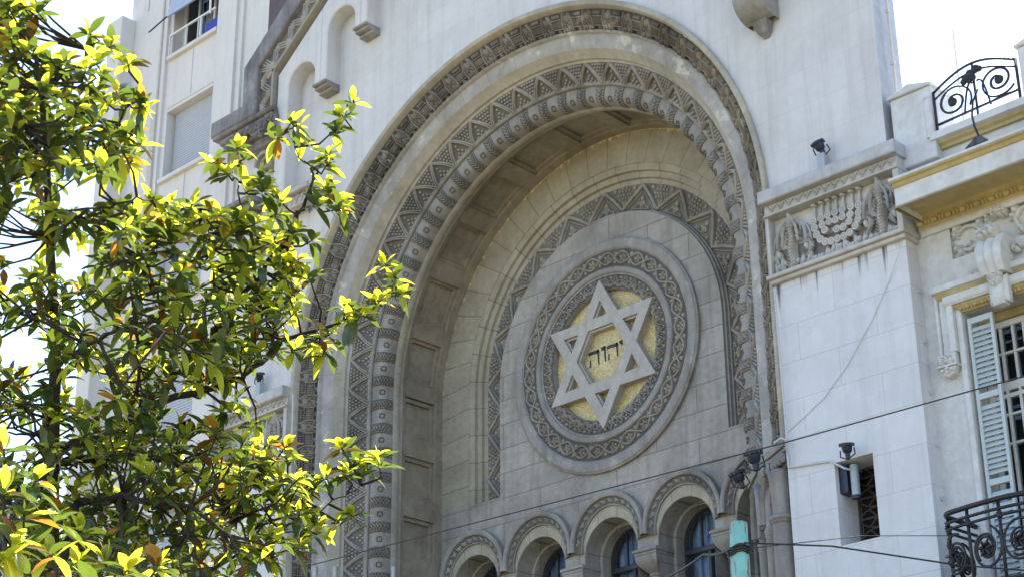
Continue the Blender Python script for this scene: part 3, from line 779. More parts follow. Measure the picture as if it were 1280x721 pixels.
# ---------------------------------------------------------------- arcade of five windows
Wn = []
for x in XS:
    g = bpy.data.objects.new('arched_window', None); C.objects.link(g); g.parent = SY
    # moulded hood: fillet and carved band
    m = M()
    def sweep(prof, mm, mi, n=28, drop=.07):
        rows = []; uv = []
        for i in range(-1, n+2):
            t = pi-pi*min(max(i,0),n)/n; row = []
            for r, y, zc in prof:
                z = zc+r*sin(t) - (drop if i in (-1, n+1) else 0)
                row.append((x+r*cos(t), y, z)); uv.append((i*.07*K, .02))
            rows.append(row)
        mm.grid(rows, mi, uv=uv)
    sweep([(.583,TY+.0,-2.375),(.583,TY-.09,-2.375),(.572,TY-.10,-2.375),(.54,TY-.10,-2.38),(.525,TY-.085,-2.385),(.522,TY-.05,-2.385)], m, 0)
    sweep([(.522,TY-.05,-2.385),(.452,TY-.03,-2.40)], m, 1)
    sweep([(.452,TY-.03,-2.40),(.446,TY-.035,-2.40),(.44,TY-.03,-2.405),(.438,TY+.01,-2.405)], m, 0)
    class Q_:
        @staticmethod
        def P(q, u, h=0):
            t = pi-q/.487; r = .522-u; return (x+r*cos(t), TY-.045-h, -2.39+r*sin(t))
    nn = 14
    for i in range(nn):
        q = pi*.487*(i+.5)/nn
        m.leaf(Q_.P, q-.045, .015, .07, .035, .5, .03, 2); m.leaf(Q_.P, q-.02, .058, .07, .035, -.5, .03, 2)
    m.build('hood_moulding', [MT['trim'], MT['carvebg'], MT['carve']], g, 40)
    m = M(); rows = []; uv = []
    for i in range(25):
        t = pi-pi*i/24
        rows.append([(x+.439*cos(t), TY+.0-.004, -2.405+.439*sin(t)), (x+RO*cos(t), TY-.004, ZO+RO*sin(t))]); uv += [(i*.078,.01),(i*.078,.02)]
    m.grid(rows, uv=uv); m.build('voussoirs', MT['vouss'], g)
    # stepped reveal
    m = M(); rows = []
    for i in range(-1, 26):
        t = pi-pi*min(max(i,0),24)/24; z0 = -2.0 if i in (-1,25) else 0
        rows.append([(x+r*cos(t), y, ZO+r*sin(t)+z0) for r, y in ((RO+.004,.03),(RO+.002,.30),(.375,.305),(.373,.50),(.33,.505))])
    m.grid(rows); m.build('reveal', MT['tymp'], g, 30)
    # frame, panes, curtain
    m = M(); rows = []
    for i in range(-1, 26):
        t = pi-pi*min(max(i,0),24)/24; z0 = -2.0 if i in (-1,25) else 0
        rows.append([(x+r*cos(t), y, ZO+r*sin(t)+z0) for r, y in ((.374,.50),(.374,.455),(.345,.45),(.335,.47),(.335,.52))])
    m.grid(rows)
    m.bbox(x-.35,x+.35,.44,.52,-2.665,-2.60,.008); m.bbox(x-.022,x+.022,.45,.52,-4.6,-2.665,.006); m.bbox(x-.35,x+.35,.455,.515,-3.62,-3.58,.006)
    for xx in (-.12,.12): m.box(x+xx-.006,x+xx+.006,.475,.505,-2.60,-2.2)
    fr = m.build('window_frame', MT['navyframe'], g)
    gp = [(x+.345*cos(pi*i/20), ZO+.345*sin(pi*i/20)) for i in range(21)] + [(x-.345,-4.6),(x+.345,-4.6)]
    m = M(); m.add([(a,.49,b) for a,b in gp],[list(range(len(gp)))]); m.build('pane', MT['glass'], g)
    m = M(); rows = []
    for i in range(41):
        a = -.40+.80*i/40; yy = .60+.03*sin(i*1.3)+.015*sin(i*2.9)
        rows.append([(x+a,yy,-4.8),(x+a,yy,-2.05)])
    m.grid(rows); m.build('curtain', MT['curtain'], g, True)
m = M(); m.box(-2.95,2.95,.70,.98,-5.2,-1.5); m.build('dark_interior', MT['blackgap'], SY)
# columns between the windows
for x in [-2.847,-1.7355,-.5785,.5785,1.7355,2.847]:
    g = bpy.data.objects.new('column', None); C.objects.link(g); g.parent = SY
    m = M(); hw = .185 if abs(x) < 2.5 else .16
    m.bbox(x-hw,x+hw,-.05,.44,-2.655,-2.615,.01); m.bbox(x-hw+.012,x+hw-.012,-.03,.43,-2.69,-2.656,.006)
    # cushion: square to round
    rows = []; n = 24
    for k in range(7):
        t = k/6; z = -2.69-.20*t; row = []
        for j in range(n+1):
            a = 2*pi*j/n; c_, s_ = cos(a), sin(a)
            sq = min(1/max(abs(c_),1e-6), 1/max(abs(s_),1e-6)); kx = (hw-.02); ky = .22
            rr = .088; f = 1-t**2.2
            row.append((x+(c_*sq*kx)*f+c_*rr*(1-f), .20+(s_*sq*ky)*f+s_*rr*(1-f), z))
        rows.append(row)
    m.grid(rows); m.lathe([(.095,0),(.105,-.012),(.105,-.028),(.09,-.04)], (x,.20,-2.885)); m.build('capital', MT['trim'], g, 35)
    m = M(); m.lathe([(.084,0),(.086,-1.7)], (x,.20,-2.92), n=20); m.build('shaft', MT['tymp'], g, 40)

# ---------------------------------------------------------------- jambs below the arch bands
for g in (-1, 1):
    J = bpy.data.objects.new('jamb_capital', None); C.objects.link(J); J.parent = SY
    def slab(off, z0, z1, mm, mi=0):
        pl = [(3.95,-1.80),(3.63,-1.60),(3.43,-1.52),(3.32,-1.36),(3.10,-1.16),(2.86,-.92),(2.86,-.70),(3.0,-.66),(3.95,-.66)]
        o = []
        for (a, b_) in pl[:7]: o.append((a-off*.7, b_-off*.7))
        o += pl[7:]
        o[0] = (3.95, -1.80-off)
        vs = [(g*a,b_,z0) for a,b_ in o]+[(g*a,b_,z1) for a,b_ in o]; n_ = len(o)
        mm.add(vs, [list(range(n_)), [n_+i for i in range(n_)]] + [(i,(i+1)%n_,n_+(i+1)%n_,n_+i) for i in range(n_)], mi)
    m = M(); slab(.06,-2.62,-2.55,m); slab(.03,-2.66,-2.622,m); slab(-.02,-2.80,-2.662,m,1)
    prof = [(3.93,-1.80),(3.63,-1.60),(3.43,-1.52),(3.32,-1.36),(3.10,-1.16),(2.86,-.92)]
    for (a, b_) , (c_, d_) in zip(prof, prof[1:]):
        ln = hypot(a-c_, b_-d_); k_ = max(2, int(ln/.075))
        for i in range(k_):
            t = (i+.5)/k_; p0 = (g*(a+(c_-a)*t), b_+(d_-b_)*t)
            m.lathe([(.0,-.07),(.02,-.062),(.036,-.03),(.038,0),(.03,.03)], (p0[0]-g*.012, p0[1]-.012, -2.70), n=7, cap=False)
    m.build('capital_ledge', [MT['trim'], MT['carvebg']], J, 40)
    m = M(); slab(-.24,-5.5,-2.80,m); m.build('jamb_core', MT['trim'], J)
    for (cx, cy, r_) in ((3.76,-1.68,.115),(3.42,-1.42,.06),(3.04,-1.04,.06)):
        m = M(); m.lathe([(r_*.80,0),(r_*.86,-.45),(r_,-.46),(r_*1.22,-.48),(r_*1.25,-.51),(r_*1.1,-.525),(r_*1.18,-.54),(r_*1.0,-.56),(r_*.98,-2.4)], (g*cx,cy,-2.80), n=18); m.build('colonnette', MT['trim'], J, 40)
    # small hoods between the colonnettes, set on the splays
    for (cx, cy, ux, uy, wd_) in ((3.58,-1.50,-.79,.61,.44),(3.20,-1.20,-.70,.71,.50)):
        m = M(); F = Flat((g*cx,cy,-3.22),(g*ux,uy,0),(0,0,1),(-g*uy*-1 if False else g*-uy,-abs(ux),0))
        for (r0, w_, h_) in ((wd_*.5,.05,.13),(wd_*.5-.06,.055,.07)):
            pts = [(r0*cos(pi*i/16), .50*(r0/(wd_*.5))*sin(pi*i/16)) for i in range(17)]
            m.rib(F.P, pts, w_, h_, h0=-.12)
        for i in range(9):
            a = pi*(i+.5)/9; m.leaf(F.P, (wd_*.5-.13)*cos(a), .36*sin(a), .09, .06, a, .06)
        m.build('small_hood', MT['trim'], J)
    # carved block under the colonnettes
    m = M(); F = Flat((g*3.90,-1.83,-4.0),(-g*.79,.61,0),(0,0,1),(-g*.61,-.79,0))
    for i in range(5):
        m.rib(F.P, [(.02,-.1-.16*i),(.14,.02-.16*i),(.26,-.1-.16*i)], .05, .05)
    m.build('carved_block', MT['carve'], J)

# ---------------------------------------------------------------- piers with their carved friezes
def palm(m, F, x, ztop, zbot, sc=1):
    m.rib(F.P, [(x+.01*sin(i*2), zbot+(ztop-zbot)*i/5) for i in range(6)], .075*sc, .075, h0=-.03)
    k = int((ztop-zbot)/.035)
    for i in range(k):
        z = zbot+(ztop-zbot)*(i+.5)/k; m.rib(F.P, [(x-.04*sc,z+.012),(x,z-.012),(x+.04*sc,z+.012)], .016, .088, h0=.03)
    for lay, (cnt, L_, lift) in enumerate(((9,.25,.13),(8,.19,.16),(5,.10,.17))):
        for i in range(cnt):
            a = -1+2*i/(cnt-1); pts = []
            for j in range(8):
                t = j/7
                pts.append((x+a*L_*sc*(1-(1-t)**1.6), ztop+.01+(lift*(1-abs(a)*.35)*sin(t*pi*.55) - abs(a)**1.4*.30*t**2.4)*sc))
            m.rib(F.P, pts, [.02,.028,.03,.03,.028,.026,.022,.010], .035+.028*lay, h0=.0+.028*lay)
    for sg in (-1, 1):
        for j in range(4): m.dome(F.P, x+sg*(.06+.02*(j%2)), ztop-.04-.03*j, .02,.022,.05,0,0,6)
def frieze(F, name, parent):
    m = M(); Wd, Ht = 1.55, .66
    m.add([F.P(a,b,-.045) for a,b in ((0,0),(Wd,0),(Wd,Ht),(0,Ht))], [(0,1,2,3)], 1)
    palm(m, F, .25, .46, .02, .95); palm(m, F, 1.33, .46, .02, 1.05)
    kn = [(265,370),(302,352),(335,335),(371,322),(409,308),(452,293),(490,285),(270,402),(308,385),(343,368),(374,359),(409,343),(448,332),(490,322),
      (281,434),(321,411),(443,367),(488,355),(414,396),(381,405),(299,457),(324,470),(353,466),(385,454),(416,441),(446,423),(474,390),(357,527),(392,510),(429,500)]
    for (a, b_) in KN:
        m.lathe([(.034,-.10),(.041,-.02),(.043,-.006),(.039,.004),(.028,.004),(.023,-.006),(.016,-.006),(.012,.006),(.0,.008)], F.P(a,b_,.035), F.n, 12, cap=False)
    tops = sorted(KN, key=lambda t: -t[1])[:7]
    for (a, b_) in tops: m.rib(F.P, [(a,b_),(a,Ht-.01)], .026, .0, h0=-.09); m.dome(F.P, a, Ht-.025, .035,.02,.04,0,0,8); m.dome(F.P, a, b_+.055, .022,.03,.02,0,0,8)
    rr = random.Random(5)
    for x0 in [.05+.075*i for i in range(20)]:
        hh = .10+.12*rr.random(); 
        if abs(x0-.78) < .30: hh *= .75
        m.leaf(F.P, x0, .0, hh, .06, pi/2+rr.uniform(-.25,.25), .07); 
        m.dome(F.P, x0+.03, hh*.5, .022,.04,.05,rr.uniform(-.4,.4),0,7)
    for x0, s_ in ((.42,1),(.08,-1),(1.14,1),(1.48,-1)):
        for j in range(5): m.leaf(F.P, x0+.02*j*s_, .10+.02*j, .17, .03, pi/2+s_*(-.5+.25*j), .05-.004*j)
        m.dome(F.P, x0, .22, .03,.05,.05,.2,0,8)
    m.build(name, [MT['frieze'], MT['friezebg']], parent)
KN = []
for (a, b_) in [(265,370),(302,352),(335,335),(371,322),(409,308),(452,293),(490,285),(270,402),(308,385),(343,368),(374,359),(409,343),(448,332),(490,322),
      (281,434),(321,411),(443,367),(488,355),(414,396),(381,405),(299,457),(324,470),(353,466),(385,454),(416,441),(446,423),(474,390),(357,527),(392,510),(429,500)]:
    v = at(940+a/4.005, 180+b_/4.005, -1.96); KN.append((v.x-3.955, v.z+.80))
for g in (1, -1):
    PR = bpy.data.objects.new('pier', None); C.objects.link(PR); PR.parent = SY
    x0, x1 = (3.94, 5.52) if g > 0 else (-5.52, -3.94)
    m = M()
    if g > 0:   # with the small grille window let in
        wx0, wx1, wz0, wz1 = 4.485, 4.925, -3.74, -2.92
        vs = [(x0,ZG),(x1,ZG),(x1,-.89),(x0,-.89)]
        y = -1.80
        m.add([(x0,y,ZG),(x1,y,ZG),(x1,y,wz0),(x0,y,wz0)],[(0,1,2,3)]); m.add([(x0,y,wz1),(x1,y,wz1),(x1,y,-.89),(x0,y,-.89)],[(0,1,2,3)])
        m.add([(x0,y,wz0),(wx0,y,wz0),(wx0,y,wz1),(x0,y,wz1)],[(0,1,2,3)]); m.add([(wx1,y,wz0),(x1,y,wz0),(x1,y,wz1),(wx1,y,wz1)],[(0,1,2,3)])
        for q in ([(wx0,y,wz0),(wx0,y+.42,wz0),(wx0,y+.42,wz1),(wx0,y,wz1)],[(wx1,y,wz0),(wx1,y+.42,wz0),(wx1,y+.42,wz1),(wx1,y,wz1)],
                  [(wx0,y,wz0),(wx1,y,wz0),(wx1,y+.42,wz0),(wx0,y+.42,wz0)],[(wx0,y,wz1),(wx1,y,wz1),(wx1,y+.42,wz1),(wx0,y+.42,wz1)]): m.add(q,[(0,1,2,3)])
        m.add([(x1,y,ZG),(x1,-1.3,ZG),(x1,-1.3,-.89),(x1,y,-.89)],[(0,1,2,3)]); m.add([(x0,y,ZG),(x0,-1.3,ZG),(x0,-1.3,-.89),(x0,y,-.89)],[(0,1,2,3)])
    else:
        m.prism([(x0,ZG),(x1,ZG),(x1,-.89),(x0,-.89)], -1.80, -1.3, .01)
    m.build('pier_shaft', MT['pier'], PR)
    m = M()
    m.bbox(x0-.02 if g < 0 else x0-.04, x1+.02 if g < 0 else x1+.06, -1.95, -1.40, .0, .145, .012)
    m.build('pier_ledge', MT['ledge'], PR)
    m = M()
    m.bbox(x0-.01,x1+.03,-1.86,-1.45,-.12,-.002,.004); m.bbox(x0-.01,x1+.04,-1.90,-1.45,-.145,-.12,.006)
    F = Flat((x0,-1.862,-.12),(1,0,0),(0,0,1),(0,-1,0))
    for i in range(14):
        a = .02+(x1-x0)/14*i; w_ = (x1-x0)/14
        m.rib(F.P, [(a,.10),(a+w_/2,.03),(a+w_,.10)], .02, .025); m.dome(F.P, a+w_/2, .075, .02,.02,.02,0,0,6)
    m.bbox(x0-.005,x0+.03,-1.87,-1.45,-.80,-.145,.004); m.bbox(x1-.03,x1+.035,-1.87,-1.45,-.80,-.145,.004)
    m.bbox(x0-.03,x1+.05,-1.90,-1.45,-.845,-.80,.008); m.bbox(x0-.01,x1+.03,-1.86,-1.45,-.89,-.845,.008)
    m.build('frieze_frame', MT['frieze'], PR)
    frieze(Flat((x0+.02,-1.79,-.80),(1,0,0),(0,0,1),(0,-1,0)), 'carved_palm_frieze', PR)
# iron grille inside the small window
m = M(); y = -1.46; x0, x1, z0, z1 = 4.485, 4.925, -3.74, -2.92
m.box(x0,x0+.02,y,y+.025,z0,z1); m.box(x1-.02,x1,y,y+.025,z0,z1)
for k in range(4):
    cz = z0+.11+.205*k; cx = (x0+x1)/2
    for r_ in (.10,):
        m.tube([(cx+2.0*r_*cos(2*pi*i/20)*.95, y, cz+r_*sin(2*pi*i/20)) for i in range(21)], .009, 6)
    for j in range(3):
        a = pi*j/3; m.tube([(cx+.19*cos(a),y,cz+.10*sin(a)),(cx-.19*cos(a),y,cz-.10*sin(a))], .010, 6)
m.build('window_grille', plain('rusty_iron', (.07,.05,.045), .7, .2, var=.4), SY)
m = M(); m.box(4.47,4.94,-1.39,-1.37,-3.76,-2.9); m.build('dark_opening', MT['blackgap'], SY)

# ================================================================= TOWNHOUSE on the right
TH = thing('townhouse', (7,-1.6,ZG), 'cream townhouse with heavy cornice and shuttered window beside the synagogue', 'house')
YW = -1.60
wx0, wx1, wzt = 5.93, 6.88, -1.715
m = M()
zt_ = .10
def wallq(a, b, c, d): m.add([(a,YW,c),(b,YW,c),(b,YW,d),(a,YW,d)],[(0,1,2,3)])
px0, px1, pz0, pz1 = 5.89, 6.91, -1.165, -.775
wallq(5.46,16.0,wzt,pz0); wallq(5.46,px0,pz0,pz1); wallq(px1,16.0,pz0,pz1); wallq(5.46,16.0,pz1,zt_)
wallq(5.46,wx0,ZG,wzt); wallq(wx1,16.0,ZG,wzt); wallq(wx0,wx1,ZG,-5.0)
for (a, b) in (((wx0,ZG),(wx0,wzt)),((wx0,wzt),(wx1,wzt)),((wx1,wzt),(wx1,ZG))):
    m.add([(a[0],YW,a[1]),(b[0],YW,b[1]),(b[0],YW+.42,b[1]),(a[0],YW+.42,a[1])],[(0,1,2,3)])
for (a, b) in (((px0,pz0),(px0,pz1)),((px0,pz1),(px1,pz1)),((px1,pz1),(px1,pz0)),((px1,pz0),(px0,pz0))):
    m.add([(a[0],YW,a[1]),(b[0],YW,b[1]),(b[0],YW+.05,b[1]),(a[0],YW+.05,a[1])],[(0,1,2,3)])
m.add([(px0,YW+.05,pz0),(px1,YW+.05,pz0),(px1,YW+.05,pz1),(px0,YW+.05,pz1)],[(0,1,2,3)])
m.box(5.46,16.0,-1.0,10,ZG,.09); m.add([(5.46,YW,zt_),(16.0,YW,zt_),(16.0,-1.0,zt_),(5.46,-1.0,zt_)],[(0,1,2,3)])
m.build('wall', MT['plaster'], TH)
def run(prof, x0, x1, mm, mi=0):   # straight moulding, prof (y, z)
    mm.grid([[(x0,y,z) for y,z in prof],[(x1,y,z) for y,z in prof]], mi)
    mm.add([(x0,y,z) for y,z in prof]+[(x0,YW,prof[-1][1]),(x0,YW,prof[0][1])],[list(range(len(prof)+2))], mi)
    mm.add([(x1,y,z) for y,z in prof]+[(x1,YW,prof[-1][1]),(x1,YW,prof[0][1])],[list(range(len(prof)+2))], mi)
m = M()
run([(YW,-.845),(-1.63,-.845),(-1.635,-.80),(-1.66,-.79)], 5.60, 16.0, m, 0)
run([(-1.66,-.79),(-1.68,-.765),(-1.72,-.70),(-1.74,-.69)], 5.60, 16.0, m, 1)
run([(-1.74,-.69),(-1.76,-.675),(-1.80,-.67),(-2.13,-.675),(-2.13,-.70),(-2.16,-.735)], 5.64, 16.0, m, 1)
run([(-2.16,-.735),(-2.19,-.737),(-2.20,-.73),(-2.20,-.555)], 5.69, 16.0, m, 0)
run([(-2.20,-.555),(-2.215,-.55),(-2.235,-.52),(-2.26,-.51),(-2.26,-.50)], 5.69, 16.0, m, 1)
run([(-2.26,-.50),(-2.275,-.495),(-2.275,-.47),(YW,-.42)], 5.68, 16.0, m, 0)
# egg and dart row
F = Flat((5.56,-1.70,-.735),(1,0,0),(0,-.55,.83),(0,-.83,-.55))
for i in range(64):
    a = .08+.158*i
    m.dome(F.P, a, 0, .042,.036,.035,0,1,8); m.leaf(F.P, a+.06, -.03, .07,.035, pi/2, .03, 1); m.leaf(F.P, a+.098, -.03, .07,.035, pi/2, .03, 1)
m.build('cornice', [MT['plaster'], MT['ochre']], TH)
# attic: pedestals, base and railing
m = M()
def pedestal(x0, x1):
    m.bbox(x0,x1,-1.72,-1.30,-.1,.70,.012)
    m.prism([(x0-.02,.70),(x1+.02,.70),(x1+.02,.725),((x0+x1)/2,.80),(x0-.02,.725)],-1.75,-1.28,.01)
    rr = .05
    return
pedestal(5.455,5.92); m.build('parapet_pedestal', MT['plaster'], TH)
m = M(); pedestal(6.90,7.36); m.build('parapet_pedestal', MT['plaster'], TH)
m = M(); m.bbox(7.37,16,-1.70,-1.32,.0,.66,.012); m.bbox(7.365,16,-1.74,-1.28,.66,.72,.01); m.build('parapet_wall', MT['plaster'], TH)
m = M(); rows = [[(5.925,-1.722,.1),(5.925,-1.722,.50)]]
for i in range(9):
    a = pi*i/8; rows.append([(5.925+.0-.05+.05*cos(a),-1.70-.05*sin(a)*.9,.12),(5.925-.05+.05*cos(a),-1.70-.05*sin(a)*.9,.55)])
m.grid(rows[1:]); m.lathe([(.05,0),(.04,.03),(.0,.05)],(5.875,-1.70,.55),n=12,cap=False); m.build('pedestal_scroll', MT['plaster'], TH, True)
m = M()
run([(YW,.0),(-1.64,.0),(-1.645,.03),(-1.68,.05),(-1.69,.075)], 5.88, 7.0, m, 1)
run([(-1.69,.075),(-1.74,.08),(-1.745,.155),(YW,.165)], 5.87, 7.0, m, 0)
m.build('parapet_base', [MT['plaster'], MT['ochre']], TH)
RL = bpy.data.objects.new('roof_railing', None); C.objects.link(RL); RL.parent = TH
def arcz(x, z0, zm, xa=5.945, xb=6.86):
    t = (x-xa)/(xb-xa); return z0+(zm-z0)*sin(pi*t)
YR = -1.70
m = M(); N = 18
for z0, zm, r_ in ((.60,.755,.014),(.52,.665,.011)):
    m.tube([(5.945+.915*i/N, YR, arcz(5.945+.915*i/N, z0, zm)) for i in range(N+1)], r_, 6)
m.tube([(5.945,YR,.235),(6.86,YR,.275)], .014, 6)
m.tube([(5.945,YR,.165),(5.945,YR,.61)], .016, 6); m.tube([(6.86,YR,.165),(6.86,YR,.61)], .016, 6); m.tube([(6.40,YR,.165),(6.40,YR,.755)], .013, 6)
m.build('rails', MT['iron'], RL, True)
for cx, sg in ((6.16,1),(6.65,-1)):
    m = M(); cz = .42 if sg > 0 else .46
    for r0, tr, a0 in ((.185,1.55,-.6),(.14,1.25,2.2)):
        pts = []
        for i in range(40):
            t = i/39; a = a0+sg*t*tr*2*pi; rr = r0*(1-.72*t); pts.append((cx+rr*cos(a)*1.1, YR, cz+rr*sin(a)))
        m.tube(pts, .0115, 6)
    m.lathe([(.0,-.018),(.045,-.012),(.05,0),(.045,.012),(0,.018)], (cx-.015*sg,YR,cz), (0,1,0), 14, cap=False)
    pts = [(cx+sg*(.10+.12*t), YR, .235+.14*sin(t*pi*.9)+.26*t) for t in [i/10 for i in range(11)]]; m.tube(pts, .011, 6)
    m.build('scroll', MT['iron'], RL, True)
m = M()
for (a, z, rr) in ((6.33,.60,.05),(6.38,.63,.055),(6.44,.66,.05),(6.30,.57,.035),(6.48,.65,.035),(6.40,.58,.04),(6.36,.56,.03)):
    m.lathe([(0,-.03),(rr*.8,-.02),(rr,0),(rr*.7,.02),(0,.03)], (a,YR-.02,z), (0,1,0), 10, cap=False)
m.build('iron_flower', MT['iron'], RL, True)
# relief panel
m = M(); F = Flat((px0,YW+.05,pz0),(1,0,0),(0,0,1),(0,-1,0)); H = pz1-pz0
def scrollwork(sx, ox):
    f = lambda a: ox+sx*a
    pts = [(f(.06),.08),(f(.20),.05),(f(.30),.11),(f(.33),.20),(f(.27),.28),(f(.17),.30),(f(.08),.26)]
    m.rib(F.P, pts, [.03,.05,.055,.055,.05,.045,.03], .06)
    m.rib(F.P, [(f(.30),.30),(f(.36),.34),(f(.45),.36),(f(.52),.33)], .05, .06)
    for (a, b_, rr) in ((.06,.30,.05),(.10,.34,.04),(.05,.24,.035),(.32,.29,.05),(.35,.24,.04),(.26,.06,.04),(.10,.05,.05),(.05,.10,.04),(.20,.10,.03)):
        m.dome(F.P, f(a), b_, rr, rr*.8, .075, a*9, 0, 7)
        for k in range(4): m.leaf(F.P, f(a), b_, rr*1.6, rr*.8, k*1.6+a*7, .07)
scrollwork(1, .0); scrollwork(-1, 1.02)
for i in range(9): m.leaf(F.P, .51, .30, .12, .07, pi*i/8, .10)
for k in range(12): m.dome(F.P, .51+.10*cos(k*.9), .31+.05*sin(k*1.7), .03,.03,.11,k,0,6)
m.build('acanthus_relief', MT['plaster'], TH)
# window surround with ears and corbel ends
SR = bpy.data.objects.new('window_surround', None); C.objects.link(SR); SR.parent = TH
m = M(); cx = 6.405
for g in (-1, 1):
    X = lambda a: cx+g*(a-cx) if g > 0 else a
    def q(x0, x1, y0, z0, z1, mi=0):
        if g > 0: x0, x1 = 2*cx-x1, 2*cx-x0
        m.bbox(x0,x1,y0,YW-.002 if y0 < YW else YW,z0,z1,.008,mi)
    q(5.665,5.70,-1.66,-2.12,-1.455); q(5.70,5.80,-1.635,-2.11,-1.52); q(5.80,5.87,-1.69,-2.115,-1.575); q(5.87,5.93,-1.64,-4.9,-1.64)
m.build('jambs', MT['plaster'], SR)
m = M()
run([(YW,-1.56),(-1.64,-1.56),(-1.66,-1.535),(-1.67,-1.50)], 5.69, 7.12, m, 1)
run([(-1.67,-1.50),(-1.70,-1.49),(-1.70,-1.43),(YW,-1.415)], 5.66, 7.15, m, 0)
run([(YW,-1.66),(-1.69,-1.655),(-1.71,-1.63),(-1.71,-1.565),(YW,-1.56)], 5.79, 7.02, m, 0)
run([(YW,-1.73),(-1.615,-1.73),(-1.66,-1.68),(-1.675,-1.66),(YW,-1.658)], 5.86, 6.95, m, 1)
F = Flat((5.9,-1.648,-1.70),(1,0,0),(0,-.6,.8),(0,-.8,-.6))
for i in range(13):
    a = .04+.078*i; m.dome(F.P, a, 0, .026,.02,.02,0,1,6); m.leaf(F.P, a+.035, -.02, .045,.025, pi/2, .02, 1)
m.build('lintel', [MT['plaster'], MT['ochre']], SR)
for g in (-1, 1):
    m = M(); ox = 5.66 if g < 0 else 2*cx-5.66-.21; F = Flat((ox,-1.70,-2.36),(1,0,0),(0,0,1),(0,-1,0))
    m.bbox(ox,ox+.19,-1.69,YW-.002,-2.235,-2.118,.01); m.bbox(ox-.01,ox+.21,-1.72,YW-.002,-2.255,-2.236,.005)
    m.prism([(ox+.01,-2.256),(ox+.045,-2.33),(ox+.10,-2.36),(ox+.155,-2.33),(ox+.19,-2.256)],-1.70,YW-.002,.01)
    for (a, b_) in ((.05,.16),(.10,.19),(.15,.16),(.07,.21),(.13,.21),(.05,.07),(.10,.05),(.15,.07),(.10,.09)): m.dome(F.P, a, b_, .022,.022,.03,0,0,7)
    for k in range(5): m.leaf(F.P, .10, .145, .08,.035, pi*k/4, .03)
    m.build('surround_corbel', MT['plaster'], SR)
# keystone
m = M(); F = Flat((cx,-1.70,-1.5),(1,0,0),(0,0,1),(0,-1,0))
rows = []
for i in range(13):
    t = i/12; z = -1.17-.37*t; hw = .15-.03*t; yo = -1.74-.13*sin(pi*(.15+.75*(1-t)))
    rows.append([(cx+hw*k/6, yo-.028*abs(sin(pi*(k+6)/4)), z) for k in range(-6,7)])
m.grid(rows); m.grid([[r[0], (r[0][0],YW,r[0][2])] for r in rows]); m.grid([[r[-1], (r[-1][0],YW,r[-1][2])] for r in rows])
m.add(rows[-1]+[(cx+.12,YW,-1.54),(cx-.12,YW,-1.54)],[list(range(15))])
F2 = Flat((cx,-1.80,-1.15),(1,0,0),(0,0,1),(0,-1,0))
for k in range(9): m.leaf(F2.P, 0, .0, .13,.07, pi*k/8, .08)
for k in range(8): m.dome(F2.P, .07*cos(k*.8), .03*sin(k*1.7)+.02, .03,.03,.10,k,0,7)
for g in (-1, 1):
    F3 = Flat((cx+g*.17,-1.64,-1.42),(1,0,0),(0,0,1),(0,-1,0))
    for k in range(5): m.leaf(F3.P, 0, 0, .17-.015*k,.06, (pi if g < 0 else 0)-g*(-.3+.35*k), .05)
    m.spiral(F3.P, g*.02, .12, .05, 1.3, .03, .06, 0, g)
F4 = Flat((cx,-1.78,-1.62),(1,0,0),(0,0,1),(0,-1,0))
for g in (-1, 1):
    for k in range(6): m.leaf(F4.P, g*.06, .04, .11,.055, pi/2+g*(.3+.45*k), .06)
m.bbox(cx-.10,cx+.10,-1.76,-1.68,-1.82,-1.55,.02); m.bbox(cx-.06,cx+.06,-1.79,-1.68,-1.84,-1.57,.02)
m.build('keystone', MT['plaster'], TH, 45)
# shutters and the casement
for g in (-1, 1):
    m = M(); sx0, sx1 = (wx0+.03, wx0+.30) if g < 0 else (wx1-.30, wx1-.03); y = YW+.004; z0, z1 = -4.75, -1.80
    m.bbox(sx0,sx0+.035,y,y+.035,z0,z1,.004); m.bbox(sx1-.035,sx1,y,y+.035,z0,z1,.004)
    for zz in (z1-.06, -2.62, -3.45, z0): m.bbox(sx0+.0352,sx1-.0352,y+.001,y+.034,zz,zz+.06,.003)
    k = int((z1-z0)/.052)
    for i in range(k):
        z = z0+.052*i
        if any(abs(z-zz) < .062 for zz in (z1-.06,-2.62,-3.45,z0)): continue
        m.add([(sx0+.034,y+.004,z),(sx1-.034,y+.004,z),(sx1-.034,y+.032,z+.048),(sx0+.034,y+.032,z+.048),(sx0+.034,y+.010,z-.003),(sx1-.034,y+.010,z-.003),(sx1-.034,y+.038,z+.045),(sx0+.034,y+.038,z+.045)],
              [(0,1,2,3),(4,5,6,7),(0,1,5,4),(3,2,6,7)])
    m.build('louvred_shutter', MT['shutter'], TH)
m = M(); y = YW+.30; a, b = wx0+.06, wx1-.06
m.bbox(a-.05,b+.05,y-.06,y+.08,-1.80,-1.716,.008,1); m.bbox(a-.05,a,y-.02,y+.06,-4.9,-1.80,.005); m.bbox(b,b+.05,y-.02,y+.06,-4.9,-1.80,.005)
for (z0, z1) in ((-1.86,-1.801),(-2.49,-2.41),(-2.56,-2.52)): m.bbox(a,b,y-.012,y+.055,z0,z1,.004)
for x in (a+.14, cx-.03, cx+.03, b-.14, a+.27, b-.27): m.bbox(x-.014,x+.014,y-.008,y+.05,-4.9,-1.862,.003)
for z in (-2.12,-2.72,-3.0): m.bbox(a,b,y-.004,y+.045,z-.012,z+.012,.003)
wf = m.build('casement', [MT['whitewood'], MT['ochre']], TH)
m = M(); m.add([(a,y+.02,-4.9),(b,y+.02,-4.9),(b,y+.02,-1.8),(a,y+.02,-1.8)],[(0,1,2,3)]); m.build('panes', MT['glass'], wf)
m = M(); m.box(wx0-.02,wx1+.02,YW+.52,YW+.55,-5,-1.6); m.build('room', MT['blackgap'], wf)
